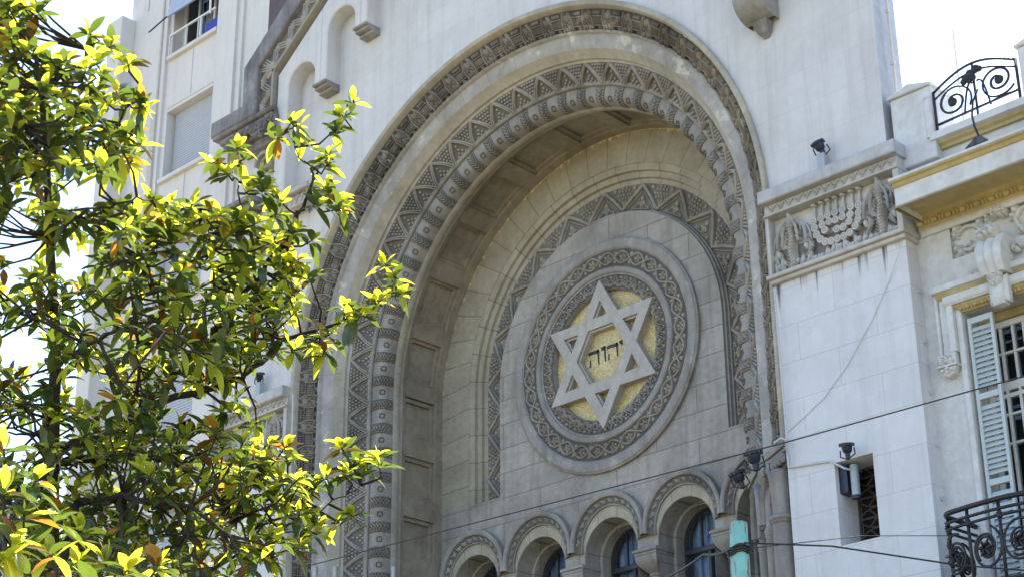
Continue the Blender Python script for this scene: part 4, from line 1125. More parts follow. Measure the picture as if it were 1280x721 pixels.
# balcony
BL = bpy.data.objects.new('balcony', None); C.objects.link(BL); BL.parent = TH
m = M(); m.bbox(5.72,7.10,-2.32,YW-.002,-4.66,-4.55,.02); m.build('balcony_slab', MT['plaster'], BL)
def plan(t):    # bowed front with rounded corners
    x0, x1 = 5.80, 7.01
    if t < .18: s_ = t/.18; return (x0+.02-.02*s_, YW-.02-.42*s_)
    if t < .30: s_ = (t-.18)/.12; a = pi+pi/2*s_; return (x0+.14+.14*cos(a), YW-.44+.14*sin(a))
    if t <= .70: s_ = (t-.30)/.40; return (x0+.14+(x1-x0-.28)*s_, YW-.58-.05*sin(pi*s_))
    if t < .82: s_ = (t-.70)/.12; a = 1.5*pi+pi/2*s_; return (x1-.14+.14*cos(a), YW-.44+.14*sin(a))
    s_ = (t-.82)/.18; return (x1-.0+.02*s_, YW-.44+.42*s_)
for z, r_ in ((-3.80,.024),(-3.885,.015),(-3.945,.014),(-4.50,.016)):
    m = M(); m.tube([(*plan(i/60), z) for i in range(61)], r_, 8); m.build('rail', MT['iron'], BL, True)
for k in range(5):
    m = M(); t0 = [.19,.36,.5,.64,.81][k]
    m.tube([(*plan(t0), -4.54),(*plan(t0), -3.80)], .016, 6)
    m.lathe([(.018,0),(.03,.015),(.018,.03),(.028,.05),(.018,.065)], (*plan(t0), -3.97), n=10); m.build('baluster', MT['iron'], BL, True)
for k, (tc, sg) in enumerate(((.10,1),(.285,1),(.43,-1),(.57,1),(.715,-1),(.90,-1))):
    m = M(); cz = -4.20
    for r0, tr, a0 in ((.20,1.7,1.2),(.13,1.1,4.0)):
        pts = []
        for i in range(34):
            t = i/33; a = a0+sg*t*tr*2*pi; rr = r0*(1-.68*t); q_ = plan(min(1,max(0,tc+rr*cos(a)*.36)))
            pts.append((q_[0], q_[1], cz+rr*sin(a)))
        m.tube(pts, .012, 6)
    q_ = plan(tc); m.lathe([(0,-.02),(.05,-.01),(.055,0),(.05,.01),(0,.02)], (q_[0],q_[1],cz), (0.3,1,0), 12, cap=False)
    for j in range(6):
        a = j*1.05; m.tube([(q_[0]+.02*cos(a),q_[1]-.02,cz+.02*sin(a)),(q_[0]+.09*cos(a),q_[1]-.035,cz+.09*sin(a))], [.02,.004], 6)
    m.build('scroll', MT['iron'], BL, True)
m = M()
for i in range(26):
    z = -3.86-.025*i; q_ = plan(.20); rr = .028*(1-.5*abs(sin(i*1.1)))
    m.lathe([(0,-.02),(rr,0),(0,.02)], (q_[0]-.012*sin(i),q_[1]-.01,z), n=7, cap=False)
m.build('iron_leaf_post', MT['iron'], BL, True)

# ================================================================= APARTMENT BLOCK on the left
AP = thing('apartment_block', (-7,-1.75,ZG), 'tall beige apartment block with recessed shuttered windows left of the synagogue', 'apartment block')
YA = -1.75
m = M(); xs0, xs1 = -8.63, -4.96
WX0, WX1 = -7.46, -6.25
rows_ = [4.54+2.21*k for k in range(-6,4)]
def aq(x0, x1, z0, z1, y=YA, mi=0): m.add([(x0,y,z0),(x1,y,z0),(x1,y,z1),(x0,y,z1)],[(0,1,2,3)], mi)
ZT = 12.6
aq(xs0,-7.56,ZG,ZT); aq(-6.20,-5.72,ZG,ZT); aq(-5.60,-5.34,ZG,ZT,YA+.09); aq(-5.72,-5.60,ZG,ZT,YA+.045); aq(-5.34,xs1,ZG,ZT,YA+.045)
for x, y0, y1 in ((-5.72,YA,YA+.045),(-5.60,YA+.045,YA+.09),(-5.34,YA+.09,YA+.045),(xs1,YA+.045,3.0),(xs0,YA,3.0),(-7.56,YA,YA+.05),(-6.20,YA,YA+.05)):
    m.add([(x,y0,ZG),(x,y1,ZG),(x,y1,ZT),(x,y0,ZT)],[(0,1,2,3)])
YB = YA+.05
aq(-7.56,WX0,ZG,ZT,YB); aq(WX1,-6.20,ZG,ZT,YB)
prev = ZG
for z in rows_:
    aq(WX0,WX1,prev,z,YB); prev = z+1.20
    y1 = YB+.24
    for a, b in (((WX0,z),(WX0,z+1.2)),((WX0,z+1.2),(WX1,z+1.2)),((WX1,z+1.2),(WX1,z)),((WX1,z),(WX0,z))):
        m.add([(a[0],YB,a[1]),(b[0],YB,b[1]),(b[0],y1,b[1]),(a[0],y1,a[1])],[(0,1,2,3)])
aq(WX0,WX1,prev,ZT,YB)
m.box(xs0,xs1,3.0,8,ZG,ZT); m.box(xs0+.01,xs1-.01,YB+.8,3.01,ZG,ZT-.01)
m.build('facade', MT['apt'], AP)
m = M(); m.bbox(-8.15,-8.135,YA-.012,YA-.001,7.9,12.6,.002); m.bbox(-7.70,-7.66,YA-.03,YA-.001,5.95,12.6,.005); m.bbox(-7.76,-7.65,YA-.045,YA-.001,ZG,5.95,.006); m.build('downpipe', MT['apt2'], AP)
m = M(); m.bbox(-8.86,-8.50,-2.02,YA-.002,ZG,7.86,.008); m.box(-8.84,-8.64,YA,2,ZG,7.80); m.build('corner_fin', MT['apt'], AP)
for k, z in enumerate(rows_):
    g = bpy.data.objects.new('window', None); C.objects.link(g); g.parent = AP
    m = M(); m.bbox(WX0-.04,WX1+.04,YB-.07,YB+.2,z-.07,z,.008); m.box(-6.87,-6.855,YB-.012,YB-.001,z-.9,z-.07); m.bbox(WX0,WX1,YB-.012,YB-.001,z-.95,z-.91,.003)
    m.build('sill', MT['apt'], g)
    y = YB+.20; openw = (k == 7)
    m = M(); f = .045
    m.box(WX0,WX0+f,y,y+.04,z,z+1.2); m.box(WX1-f,WX1,y,y+.04,z,z+1.2); m.box(WX0+f,WX1-f,y,y+.04,z,z+f); m.box(WX0+f,WX1-f,y,y+.04,z+1.2-f,z+1.2)
    for xx in (-7.08,-6.66): m.box(xx-.015,xx+.015,y+.002,y+.038,z+f,z+1.2-f)
    m.build('window_frame', MT['whitewood'], g)
    m = M(); m.add([(WX0,y+.03,z),(WX1,y+.03,z),(WX1,y+.03,z+1.2),(WX0,y+.03,z+1.2)],[(0,1,2,3)]); m.build('pane', MT['glass'], g)
    if not openw:
        m = M(); zb = z+.20 if k != 4 else z+.35
        nsl = int((z+1.2-zb)/.042); rows = []
        for i in range(nsl+1):
            zz = zb+(z+1.2-zb)*i/nsl; rows += [[(WX0+.05,y-.05,zz),(WX1-.02,y-.05,zz)],[(WX0+.05,y-.065,zz+.012),(WX1-.02,y-.065,zz+.012)],[(WX0+.05,y-.065,zz+.032),(WX1-.02,y-.065,zz+.032)]]
        m.grid(rows); m.box(WX0+.05,WX1-.02,y-.06,y-.03,zb-.03,zb)
        m.build('roller_shutter', MT['roller'], g)
    else:
        m = M(); m.box(WX0+.02,WX1,YA-.03,YA+.0,z+.34,z+.365); m.box(-7.0,-6.985,YA-.03,YA,z,z+.34); m.box(-6.62,-6.60,YA-.03,YA,z,z+.34); m.box(WX0+.02,WX0+.035,YA-.03,YA,z,z+.34); m.build('window_rail', MT['whitewood'], g)
        m = M(); rows = []; nsl = 12
        for i in range(nsl+1):
            zz = z+.69+.51*i/nsl; yy = YA-.10+.10*i/nsl
            rows += [[(WX0+.02,yy,zz),(WX1,yy,zz)],[(WX0+.02,yy-.012,zz+.012),(WX1,yy-.012,zz+.012)],[(WX0+.02,yy-.012,zz+.03),(WX1,yy-.012,zz+.03)]]
        m.grid(rows); m.box(WX0+.02,WX1,YA-.125,YA-.09,z+.66,z+.69); m.build('roller_shutter', MT['skyblind'], g)
        m = M(); m.tube([(WX0+.03,YA-.11,z+.68),(WX0+.02,YA-.42,z+.25)],.013,6); m.build('shutter_arm', MT['iron'], g)
        m = M(); m.tube([(WX1-.02,YA-.11,z+.68),(WX1-.12,YA-.03,z+.30)],.018,6); m.build('shutter_arm', MT['whitewood'], g)
        m = M(); rows = []
        for i in range(25):
            a = -7.05+.35*i/24; rows.append([(a,y+.12+.03*sin(i*1.4),z),(a,y+.12+.03*sin(i*1.4),z+1.2)])
        m.grid(rows); m.build('curtain', MT['whitewood'], g, True)
        m = M(); m.add([(-6.72,YA+.12,z+.0),(-6.26,YA+.12,z+.0),(-6.26,YA+.16,z+.36),(-6.72,YA+.16,z+.34)],[(0,1,2,3)]); m.add([(-6.72,YA+.10,z),(-6.26,YA+.10,z),(-6.26,YA+.12,z),(-6.72,YA+.12,z)],[(0,1,2,3)]); m.build('blue_cloth', plain('blue_cloth', (.05,.08,.42), .8), g)
    m = M(); m.box(WX0,WX1,YB+.55,YB+.58,z-.05,z+1.25); m.build('dark_room', MT['blackgap'], g)

# ================================================================= SMALL THINGS
def floodlight(loc, ax, label, size=1, post=0, yoke=True):
    t = thing('floodlight', (loc[0],loc[1],loc[2]-post), label, 'floodlight', 'floodlights fixed to the facade')
    ax = Vector(ax).normalized(); s = size; o = Vector(loc)
    m = M(); m.lathe([(.0,-.15*s),(.045*s,-.15*s),(.05*s,-.06*s),(.085*s,-.03*s),(.105*s,.07*s),(.13*s,.085*s),(.135*s,.12*s),(.118*s,.13*s),(.108*s,.10*s)], o, ax, 14, cap=False)
    for i in range(6):
        a = i*pi/3; u = ax.orthogonal().normalized(); w = ax.cross(u); p = o+(u*cos(a)+w*sin(a))*.13*s+ax*.09*s
        m.lathe([(0,-.03*s),(.018*s,-.02*s),(.018*s,.03*s),(0,.04*s)], p, ax, 6, cap=False)
    m.build('housing', MT['lamp'], t, 40)
    m = M(); m.lathe([(.11*s,.102*s),(.06*s,.108*s),(0,.11*s)], o, ax, 14, cap=False); m.build('lens', MT['glass'], t, True)
    m = M(); u = Vector((1,0,0)); m.tube([o+u*.15*s+ax*.02*s, o+u*.16*s-ax*.10*s, o-ax*.17*s, o-u*.16*s-ax*.10*s, o-u*.15*s+ax*.02*s], .014*s, 6); m.build('yoke', MT['lamp'], t, True)
    if post:
        m = M(); m.bbox(o.x-.045,o.x+.045,o.y-.02,o.y+.07,o.z-post,o.z-.12*s,.008); m.box(o.x-.06,o.x+.06,o.y-.03,o.y+.08,o.z-post-.012,o.z-post+.012); m.build('post', MT['steel'], t)
    return t
v = at(1022,184,-1.88); floodlight((4.69,-1.88,.40), (-.25,-.35,.9), 'dark floodlight on a grey post standing on the right pier ledge', .56, .245)
floodlight((-4.52,-1.88,.42), (.3,-.35,.9), 'dark floodlight on a grey post on the left pier ledge behind leaves', .56, .265)
v = at(1059,562,-1.95); floodlight((v.x,-1.95,v.z), (.1,-.2,1), 'dark floodlight mounted over the small grille window', .52)
v = at(943,574,-2.05); floodlight((v.x,-2.05,v.z), (0,-.25,1), 'navy floodlight at the foot of the arch, upper one of the close pair', .68)
v = at(924,598,-1.90); floodlight((v.x,-1.90,v.z), (-.2,-.35,1), 'navy floodlight at the foot of the arch, lower one of the close pair', .62)
for px, lab in ((394,'slim grey tube lamp at the left foot of the arch below the leaf carving'),(419,'slim grey tube lamp at the left foot of the arch below the smooth cove'),(492,'slim grey tube lamp at the left foot of the arch below the coffered soffit')):
    yy = {394:-1.72,419:-1.55,492:-.98}[px]; v = at(px,713,yy)
    t = thing('tube_lamp', (v.x,yy,-2.55), lab, 'lamp', 'tube lamps standing on the left capital')
    m = M(); m.lathe([(.045,0),(.045,.03),(.034,.04),(.034,v.z+2.55),(.038,v.z+2.56),(.034,v.z+2.60),(.02,v.z+2.605)], (v.x,yy,-2.55), n=12); m.build('tube', MT['steel'], t, 40)
    m = M(); m.lathe([(.055,0),(.055,.018),(.047,.02)], (v.x,yy,-2.552), n=12); m.build('foot', MT['lamp'], t, 40)
v = at(1069,601,-1.70)
t = thing('wall_lamp', (v.x,-1.70,v.z-.17), 'grey cylindrical lamp hanging inside the small grille window recess', 'lamp')
m = M(); m.lathe([(.02,.34),(.038,.335),(.043,.32),(.043,.03)], (v.x,-1.70,v.z-.17), n=16); m.build('cylinder', MT['steel'], t, 40)
m = M(); m.lathe([(.047,.0),(.047,.035)], (v.x,-1.70,v.z-.175), n=16); m.box(v.x-.02,v.x+.02,-1.70,-1.60,v.z+.05,v.z+.10); m.box(v.x-.16,v.x-.06,-1.74,-1.60,v.z-.10,v.z+.17); m.build('cap', MT['lamp'], t, 40)
# lantern bracket in front of the roof railing
t = thing('bracket_lamp', (6.34,-1.76,-.12), 'black downward lamp on a curved stem hung before the roof railing', 'lamp')
m = M(); p0 = at(1232,138,-1.74); 
m.tube([at(1222,112,-1.74), at(1216,128,-1.76), at(1215,145,-1.86), at(1218,158,-1.95), at(1224,172,-1.98)], .011, 7); m.build('stem', MT['iron'], t, True)
o = at(1226,181,-1.99); m = M(); vs = []
for hw, z in ((.035,.08),(.115,-.03),(.12,-.06),(.10,-.075)):
    vs += [(o.x-hw,o.y-hw*.8,o.z+z),(o.x+hw,o.y-hw*.8,o.z+z),(o.x+hw,o.y+hw*.8,o.z+z),(o.x-hw,o.y+hw*.8,o.z+z)]
fs = [(0,1,2,3),(12,13,14,15)]
for i in range(3):
    for j in range(4): fs.append((4*i+j,4*i+(j+1)%4,4*i+4+(j+1)%4,4*i+4+j))
m.add(vs, fs); m.build('lamp_shade', MT['iron'], t)
# antenna
m = M(); A = atd(1190,38,24.6); m.tube([(A.x,A.y,-.2),(A.x+.01,A.y,A.z)], [.02,.011], 6); m.tube([(A.x-.03,A.y,A.z-.25),(A.x+.03,A.y,A.z-.25)],.006,5)
m.thing('antenna', MT['wirewhite'], 'thin white antenna mast on the roof behind the iron railing', 'antenna')
# wires
def cable(pts, r, label, mat='cable', name='cable', grp=None, sag=0):
    m = M(); P = [Vector(p) for p in pts]; out = []
    for i in range(len(P)-1):
        for j in range(8):
            t = j/8; q_ = P[i].lerp(P[i+1], t); q_.z -= sag*4*t*(1-t); out.append(q_)
    out.append(P[-1]); m.tube(out, r, 6)
    return m.thing(name, MT[mat], label, 'cable', grp)
cable([at(380,708,-3.4), at(690,628,-3.5), at(980,553,-3.6), at(1290,467,-3.7)], .006, 'long dark overhead cable slanting across the whole facade')
yp = -6.0
PX = at(922.5,653,yp)
cable([(PX.x,yp-.09,PX.z-.20), at(880,692,-5.4), at(820,726,-4.8)], .011, 'thick black cable drooping left from the teal pole top', sag=.02)
cable([(PX.x+.08,yp-.05,PX.z-.17), at(1040,682,-5.2), at(1200,706,-4.4), at(1290,713,-4.0)], .007, 'black cable running right from the teal pole to the iron balcony')
cable([(PX.x+.08,yp,PX.z-.20), at(1080,669,-5.0), at(1198,669,-4.5)], .0035, 'very thin dark wire running level from the teal pole to the balcony')
m = M(); o_ = [at(1127,306,-1.86), at(1112,350,-1.81), at(1090,400,-1.81), at(1060,455,-1.81), at(1030,497,-1.81), at(1003,523,-1.81), at(984,540,-1.81)]
m.tube(o_, .0035, 5); m.thing('cable', MT['wirewhite'], 'thin slack grey wire curving down the face of the right pier', 'cable')
m = M(); m.tube([at(986,584,-1.815), at(1036,576,-1.815), at(1042,578,-1.815), at(1056,585,-1.80), at(1066,587,-1.72)], .011, 6); m.thing('cable', MT['wirewhite'], 'pale conduit from the arch jamb to the small grille window', 'cable')
m = M(); m.tube([at(968,553,-1.95), at(976,547,-1.95), at(982,549,-1.93), at(984,565,-1.83), at(986,584,-1.82)], .012, 6); m.tube([at(967.8,360,-1.90), at(974.5,440,-1.85), at(983.5,548,-1.84)], .010, 6)
m.thing('conduit', MT['wirewhite'], 'pale conduit running down beside the arch on the right pier edge', 'conduit')
m = M(); m.tube([(5.475,-1.60,ZG+2),(5.475,-1.60,-1.0)], .010, 6)
for k in range(10): m.lathe([(.022,-.01),(.022,.012)], (5.53,-1.66,-1.4-.52*k), (1,0,0), 8)
m.thing('conduit', MT['wirewhite'], 'thin conduit with clips in the corner between synagogue pier and townhouse', 'conduit')
m = M(); m.tube([(5.475,-1.60,.165),(5.475,-1.60,5.0)], .014, 6)
for k in range(8): m.box(5.455,5.50,-1.63,-1.59,.55+.62*k,.585+.62*k)
m.thing('drainpipe', MT['apt2'], 'thin pipe clipped up the side edge of the gable wall', 'pipe')
m = M(); m.tube([at(362,492,-1.97)+Vector((.03,0,0)), at(366.5,493,-1.95), at(366,520,-1.92), at(363,600,-1.90)], .012, 6)
m.thing('conduit', MT['wirewhite'], 'pale conduit beside the arch on the left pier edge', 'conduit')
# teal pole
t = thing('street_pole', (PX.x,yp,ZG), 'turquoise street pole with rusty top standing before the arcade', 'pole')
m = M(); m.lathe([(.085,0),(.085,.3),(.066,.32),(.0655,PX.z-ZG-.01),(.060,PX.z-ZG),(.050,PX.z-ZG),(.050,PX.z-ZG-.1)], (PX.x,yp,ZG), n=24); m.build('shaft', MT['pole'], t, 40)
m = M()
for dz in (0,.022,.04): m.tube([(PX.x+.074*cos(2*pi*i/16),yp+.074*sin(2*pi*i/16),PX.z-.185-dz+.012*sin(i)) for i in range(17)], .010, 6)
m.tube([(PX.x-.05,yp-.07,PX.z-.20),(PX.x-.04,yp-.075,PX.z-.26),(PX.x-.045,yp-.07,PX.z-.30)],.006,5)
m.build('cable_tie', MT['cable'], t, True)
m = M(); m.bbox(PX.x-.045,PX.x+.01,yp-.11,yp-.06,PX.z-.62,PX.z-.50,.008); m.build('hook_plate', MT['pole'], t)

# ================================================================= TREE
rnd = random.Random(7)
TREE = thing('magnolia_tree', tuple(atd(58,760,9.4)[:2])+(ZG,), 'magnolia tree with glossy dark and sunlit yellow leaves on the left', 'tree')
D0 = 9.4
trunk_px = [(60,721,0),(62,660,0),(64,600,0),(66,540,0),(69,470,.05),(70,420,.1),(64,330,.1),(60,255,.05),(58,180,0),(50,110,-.1),(42,50,-.1)]
base = atd(58,760,D0)
m = M(); pts = [(base.x,base.y,ZG),(base.x+.03,base.y,ZG+.8),(base.x-.02,base.y+.02,base.z-.8)] + [atd(a,b,D0+c) for a,b,c in trunk_px]
m.tube(pts, [.15,.11,.075,.06,.05,.042,.036,.031,.027,.023,.020,.017,.013,.009], 9)
m.build('trunk', MT['bark'], TREE, True)
limbs = [
 ([(66,585,0),(100,572,.1),(150,566,.2),(210,573,.3),(250,597,.4),(300,604,.5),(350,604,.6),(400,592,.7),(440,582,.7),(470,574,.7)], .045),
 ([(64,640,0),(100,628,-.2),(150,622,-.4),(210,628,-.5),(270,650,-.6),(300,690,-.7)], .04),
 ([(66,560,0),(120,550,.2),(175,515,.4),(212,480,.5),(235,448,.6),(265,421,.7),(285,394,.8),(316,354,.9),(340,325,.9),(362,298,1.0),(376,268,1.0),(385,236,1.0),(388,210,1.0)], .042),
 ([(349,307,.95),(372,270,1.1),(392,225,1.2),(408,195,1.2),(425,160,1.25),(434,132,1.25)], .016),
 ([(69,458,0),(100,440,-.2),(130,418,-.3),(165,408,-.4),(200,414,-.5),(235,425,-.6)], .022),
 ([(190,505,.4),(235,492,.4),(275,483,.5),(300,471,.55),(328,453,.6),(353,424,.7),(396,411,.8),(430,401,.85),(460,386,.9),(485,366,.9),(500,350,.9)], .034),
 ([(62,300,.1),(95,270,.0),(130,262,-.1),(165,250,-.1),(190,250,0)], .02),
 ([(58,200,0),(85,180,.2),(110,176,.3),(140,160,.4),(165,135,.4),(178,110,.4)], .018),
 ([(50,115,-.1),(75,95,.1),(100,80,.2),(112,58,.2)], .014),
 ([(60,178,0),(30,160,-.3),(0,152,-.5),(-30,150,-.6)], .02),
 ([(69,390,.1),(40,400,.3),(10,380,.5),(-20,372,.6)], .018),
 ([(66,520,0),(35,505,.3),(5,490,.5),(-20,490,.5)], .018),
 ([(66,560,0),(40,545,-.3),(15,540,-.5),(-20,545,-.5)], .016),
 ([(285,394,.8),(270,360,.6),(262,320,.6),(258,285,.6),(250,262,.6)], .016),
 ([(235,448,.6),(205,400,.5),(190,350,.4),(175,310,.3),(170,270,.3)], .016),
 ([(316,354,.9),(318,310,.8),(308,270,.8),(298,235,.8),(290,205,.8)], .016),
 ([(250,597,.4),(285,630,.2),(310,670,.1),(330,690,.1)], .018),
 ([(309,681,.1),(329,658,.3),(353,644,.4),(373,633,.5),(403,634,.5),(430,618,.6),(452,606,.6)], .014),
 ([(175,515,.4),(170,460,.2),(168,400,.0),(160,350,-.1),(150,300,-.1)], .02),
 ([(100,628,-.2),(90,670,-.8),(80,700,-1.4),(70,725,-2.0)], .025),
 ([(64,600,0),(30,610,-.8),(10,640,-1.6),(5,670,-2.2)], .025),
 ([(150,622,-.4),(150,660,-.9),(150,700,-1.4),(160,725,-1.8)], .02),
 ([(210,628,-.5),(240,680,-.6),(255,720,-.7)], .018),
 ([(388,210,1.0),(370,190,1.0),(360,165,1.0)], .008),
]
LP = []
def limb(pxs, r0):
    p = [atd(a,b,D0+c) for a,b,c in pxs]; out = []
    for i in range(len(p)-1):
        for j in range(4): 
            t = j/4; q_ = p[i].lerp(p[i+1], t)
            out.append(q_+Vector((rnd.gauss(0,.010),rnd.gauss(0,.010),rnd.gauss(0,.010))))
    out.append(p[-1]); n_ = len(out); m = M(); m.tube(out, [r0*.62*(1-.75*i/(n_-1)) for i in range(n_)], 7)
    m.build('limb', MT['bark'], TREE, True); LP.append((out, pxs)); return out
for a, b in limbs: limb(a, b)
# twigs and whorls of leaves
TW = M(); CR = M(); LEAFC = []
VZ = Vector((0,0,1))
view = (ROT @ Vector((0,0,-1)))
def leafblade(o, d, up, L, w, mi, droop, fold):
    d = d.normalized(); sd = d.cross(up)
    if sd.length < .05: sd = d.orthogonal()
    sd.normalize(); nrm = sd.cross(d).normalized()
    A = []; Bm = []; Cc = []
    for t, k in ((0,.10),(.12,.42),(.30,.86),(.52,1.0),(.74,.78),(.90,.40),(1,.03)):
        c_ = o + d*(L*t) - VZ*(droop*L*t*t) + nrm*(0.06*L*sin(t*pi))
        A.append(c_+sd*(w*k/2)+nrm*(fold*w*k)); Bm.append(c_); Cc.append(c_-sd*(w*k/2)+nrm*(fold*w*k))
    CR.grid([A, Bm, Cc], mi)
def whorl(o, ax, n_, size, young=.35, old=.08):
    ax = Vector(ax).normalized()
    u = ax.orthogonal().normalized(); w_ = ax.cross(u)
    for i in range(n_):
        a = 2.4*i+rnd.uniform(-.4,.4); ring = i/n_
        open_ = rnd.uniform(.15,.5) if ring > .72 else rnd.uniform(.75,1.75) + (.35 if ring < .35 else 0)
        d = ax*cos(open_)+(u*cos(a)+w_*sin(a))*sin(open_)
        L = size*rnd.uniform(.75,1.15)*(.78 if ring > .72 else 1); w = L*rnd.uniform(.34,.44)
        r_ = rnd.random()
        mi = 1 if (ring > .72 and r_ < young+.45) or r_ < young*.55 else (2 if r_ > 1-old*.6 else (3 if r_ > 1-old-.06 else 0))
        leafblade(o - ax*(.09*size*3*(1-ring)) + Vector((rnd.gauss(0,.006),)*3), d, VZ if abs(d.z) < .9 else u, L, w, mi, rnd.uniform(.0,.35), rnd.uniform(.02,.16))
def sprig(src, tip, n_, size, young=.35, old=.08):
    mid = src.lerp(tip,.5)+Vector((rnd.gauss(0,.04),rnd.gauss(0,.04),-.03))
    CR.tube([src, mid, tip], [.008,.006,.004], 5, 4)
    ax = (tip-mid).normalized()+VZ*.55
    whorl(tip, ax, n_, size, young, old)
allp = [(q_, px) for out, px in LP for q_ in out]
def nearest(t):
    best = None
    for q_, _ in allp:
        d = (q_-t).length
        if best is None or d < best[0]: best = (d, q_)
    return best[1]
def dep_at(px, py):
    s = 0; wsum = 0
    for _, pxs in LP:
        for a, b, c in pxs:
            w_ = 1/(((a-px)**2+(b-py)**2)+400); s += w_*c; wsum += w_
    return s/wsum
tips = [(108,42),(40,14),(20,40),(5,15),(140,58),(120,75),(158,78),(172,118),(184,142),(180,182),(150,170),(165,205),(295,188),(283,214),(310,200),(362,150),(375,160),(383,178),(352,172),(420,160),(437,124),(428,142),(408,186),(412,205),(425,240),(428,262),(405,232),(395,262),(378,290),(392,300),(415,250),
 (495,345),(480,332),(500,362),(470,378),(455,390),(430,382),(440,400),(415,415),(395,430),(370,440),(405,448),(470,572),(455,586),(440,575),(430,592),(478,578),(410,590),(425,560),(395,600),(440,640),(412,655),(395,668),(372,680),(385,650),(345,694),(318,690),
 (270,205),(258,262),(240,255),(215,250),(200,262),(185,250),(310,240),(325,222),(335,245),(345,270),(300,275),(275,290),(150,262),(165,290),(350,245),(330,300),(345,330),(300,330),(370,330),(360,365),(385,350),(325,410),(345,440),(310,450),(280,440),(330,380),
 (290,510),(300,495),(275,520),(320,540),(340,550),(360,560),(330,590),(310,600),(345,620),(280,560),(262,540),(300,630),(370,610),(360,575),(285,470),(250,480)]
pool = []
def addtip(px, py, size, n_, young, old, spread=.25, dd=None):
    c = (dep_at(px, py) if dd is None else dd) + rnd.gauss(0, spread)
    t = atd(px, py, D0+c); src = nearest(t)
    if (src-t).length > .85: src = t + (src-t)*(.55/(src-t).length) 
    sprig(src, t, n_, size, young, old)
for px, py in tips: addtip(px+rnd.gauss(0,3), py+rnd.gauss(0,3), .120, rnd.randint(10,13), .64, .03, .10)
# interior of the crown: scattered by area with gaps
import itertools
poly_d = [(-40,-30),(25,-25),(30,50),(120,85),(160,110),(170,190),(140,215),(115,240),(130,262),(190,268),(260,262),(300,268),(350,290),(375,320),(380,380),(345,430),(290,470),(235,480),(215,500),(260,535),(330,560),(370,590),(400,605),(370,650),(330,700),(300,730),(-40,730)]
def inside(x, y, P):
    r_ = False
    for i in range(len(P)):
        (x0,y0),(x1,y1) = P[i-1],P[i]
        if (y0 > y) != (y1 > y) and x < (x1-x0)*(y-y0)/(y1-y0)+x0: r_ = not r_
    return r_
holes = [(345,520,26),(300,540,12),(390,505,20),(365,610,12),(270,520,12),(130,60,10),(240,560,12),(210,330,12),(260,350,12),(225,290,10),(300,300,12),(180,380,14),(250,400,10),(120,400,14),(75,620,12),(160,600,12),(215,650,14),(270,690,12),(20,300,38),(95,320,30),(25,430,38),(110,480,30),(20,550,30),(105,235,30),(150,150,12),(30,250,20),(95,385,18),(130,350,16),(225,505,22),(190,470,10),(300,655,14),(190,690,20),(110,600,14),(45,470,16),(10,350,18),(140,440,14),(85,540,14)]
placed = []; tries = 0
while len(placed) < 640 and tries < 20000:
    tries += 1; x = rnd.uniform(-40,410); y = rnd.uniform(-30,730)
    if not inside(x, y, poly_d): continue
    if any((x-a)**2+(y-b)**2 < r_*r_ for a, b, r_ in holes): continue
    dmin = 12
    if any((x-a)**2+(y-b)**2 < dmin*dmin for a, b in placed): continue
    placed.append((x,y))
for x, y in placed:
    edge = .50 if (x > 230 or y < 120) else .38
    addtip(x, y, .118, rnd.randint(8,11), edge, .05, .34)
# lower boughs that reach toward the street
for (x, y, c) in ((30,640,-2.2),(5,610,-2.4),(60,690,-2.1),(20,680,-2.5),(95,705,-1.9),(70,650,-1.6),(130,700,-1.8),(5,560,-2.0),(45,600,-1.8),(160,712,-1.9),(100,660,-1.3),(200,705,-1.5),(0,700,-2.6),(40,725,-2.5),(120,735,-2.2)):
    addtip(x, y, .15, 11, .55, .06, .12, c)

def leafmat(name, top, under, trans, tw, gl=.20):
    m, nt, b = newmat(name); L = nt.links.new; out = nt.nodes['Material Output']
    geo = nt.nodes.new('ShaderNodeNewGeometry'); tc = nt.nodes.new('ShaderNodeTexCoord')
    n = nd(nt, 'ShaderNodeTexNoise', Scale=7.0, Detail=3.0); L(tc.outputs['Object'], n.inputs['Vector'])
    v = ramp(nt, n.outputs[0], [(.3,0),(.7,1)])
    tcol = mixc(nt, v, tuple(c*.65 for c in top), tuple(c*1.35 for c in top)); ucol = mixc(nt, v, tuple(c*.7 for c in under), tuple(c*1.3 for c in under))
    L(mixc(nt, geo.outputs['Backfacing'], tcol, ucol), b.inputs['Base Color'])
    b.inputs['Roughness'].default_value = gl; b.inputs['Specular IOR Level'].default_value = .6
    t = nt.nodes.new('ShaderNodeBsdfTranslucent'); L(mixc(nt, v, tuple(c*.75 for c in trans), trans), t.inputs[0])
    mx = nt.nodes.new('ShaderNodeMixShader'); mx.inputs[0].default_value = tw
    L(b.outputs[0], mx.inputs[1]); L(t.outputs[0], mx.inputs[2]); L(mx.outputs[0], out.inputs[0])
    return m
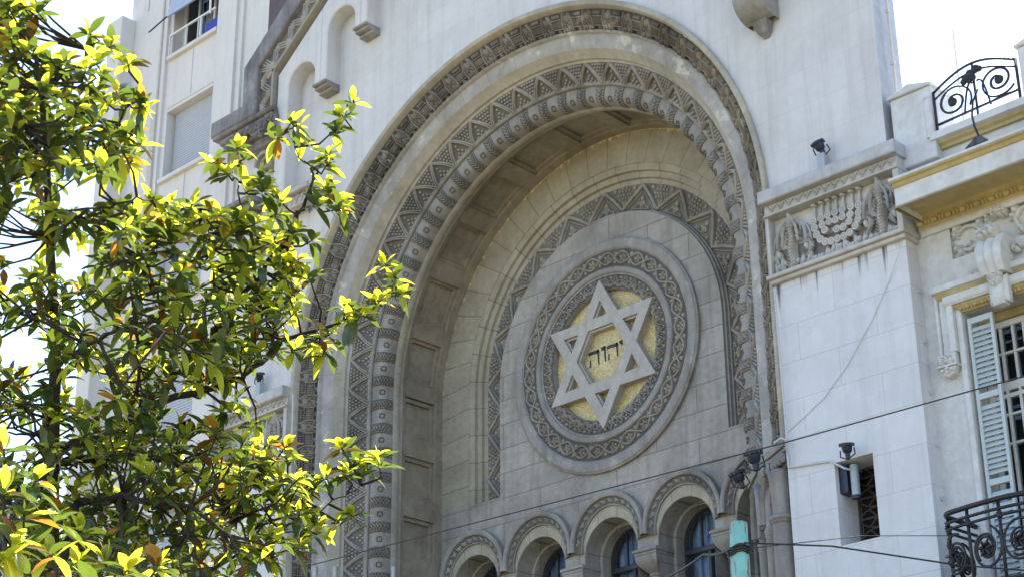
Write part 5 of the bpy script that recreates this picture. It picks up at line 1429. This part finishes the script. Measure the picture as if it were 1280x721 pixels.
LM = [leafmat('mature_leaf', (.018,.045,.026), (.035,.052,.022), (.23,.33,.035), .34), leafmat('young_leaf', (.12,.20,.03), (.20,.24,.04), (.80,.78,.05), .62),
      leafmat('old_leaf', (.30,.14,.02), (.26,.11,.025), (.75,.32,.03), .5), leafmat('rusty_leaf', (.03,.05,.02), (.16,.075,.025), (.16,.11,.02), .25)]
CR.build('crown', LM+[MT['bark']], TREE, True)

# ================================================================= GROUND, SKY, LIGHT, CAMERA
m = M(); m.add([(-400,-400,ZG-.004),(400,-400,ZG-.004),(400,400,ZG-.004),(-400,400,ZG-.004)],[(0,1,2,3)])
o = m.build('ground', MT['ground']); o['kind'] = 'structure'

w = bpy.data.worlds.new('World'); SC.world = w; w.use_nodes = True
nt = w.node_tree; bg = nt.nodes['Background']
sky = nt.nodes.new('ShaderNodeTexSky'); sky.sky_type = 'NISHITA'; sky.sun_disc = False
SEL, SAZ = 60.0, -18.0        # elevation; azimuth from +y toward +x
sky.sun_elevation = radians(SEL); sky.sun_rotation = radians(SAZ); sky.air_density = 1.0; sky.dust_density = .8; sky.ozone_density = 1.2
nt.links.new(sky.outputs[0], bg.inputs[0]); bg.inputs[1].default_value = .15
ld = bpy.data.lights.new('sun', 'SUN'); ld.energy = 5.0; ld.angle = radians(.53); ld.color = (1,.95,.86)
lo = bpy.data.objects.new('sun', ld); C.objects.link(lo)
dv = Vector((sin(radians(SAZ))*cos(radians(SEL)), cos(radians(SAZ))*cos(radians(SEL)), sin(radians(SEL))))
lo.rotation_euler = dv.to_track_quat('Z','Y').to_euler(); lo.location = (0,0,40)

cd = bpy.data.cameras.new('camera'); cam = bpy.data.objects.new('camera', cd); C.objects.link(cam)
cd.sensor_fit = 'HORIZONTAL'; cd.sensor_width = 36; cd.lens = FPX/1280*36; cd.clip_start = .1; cd.clip_end = 3000
cam.matrix_world = Matrix.Translation(W(CAM)) @ ROT.to_4x4()
SC.camera = cam
SC.view_settings.view_transform = 'Standard'; SC.view_settings.look = 'None'; SC.view_settings.gamma = 1; SC.view_settings.exposure = 1.65
SC.cycles.use_denoising = True
SC.cycles.max_bounces = 8; SC.cycles.diffuse_bounces = 5; SC.cycles.transparent_max_bounces = 8
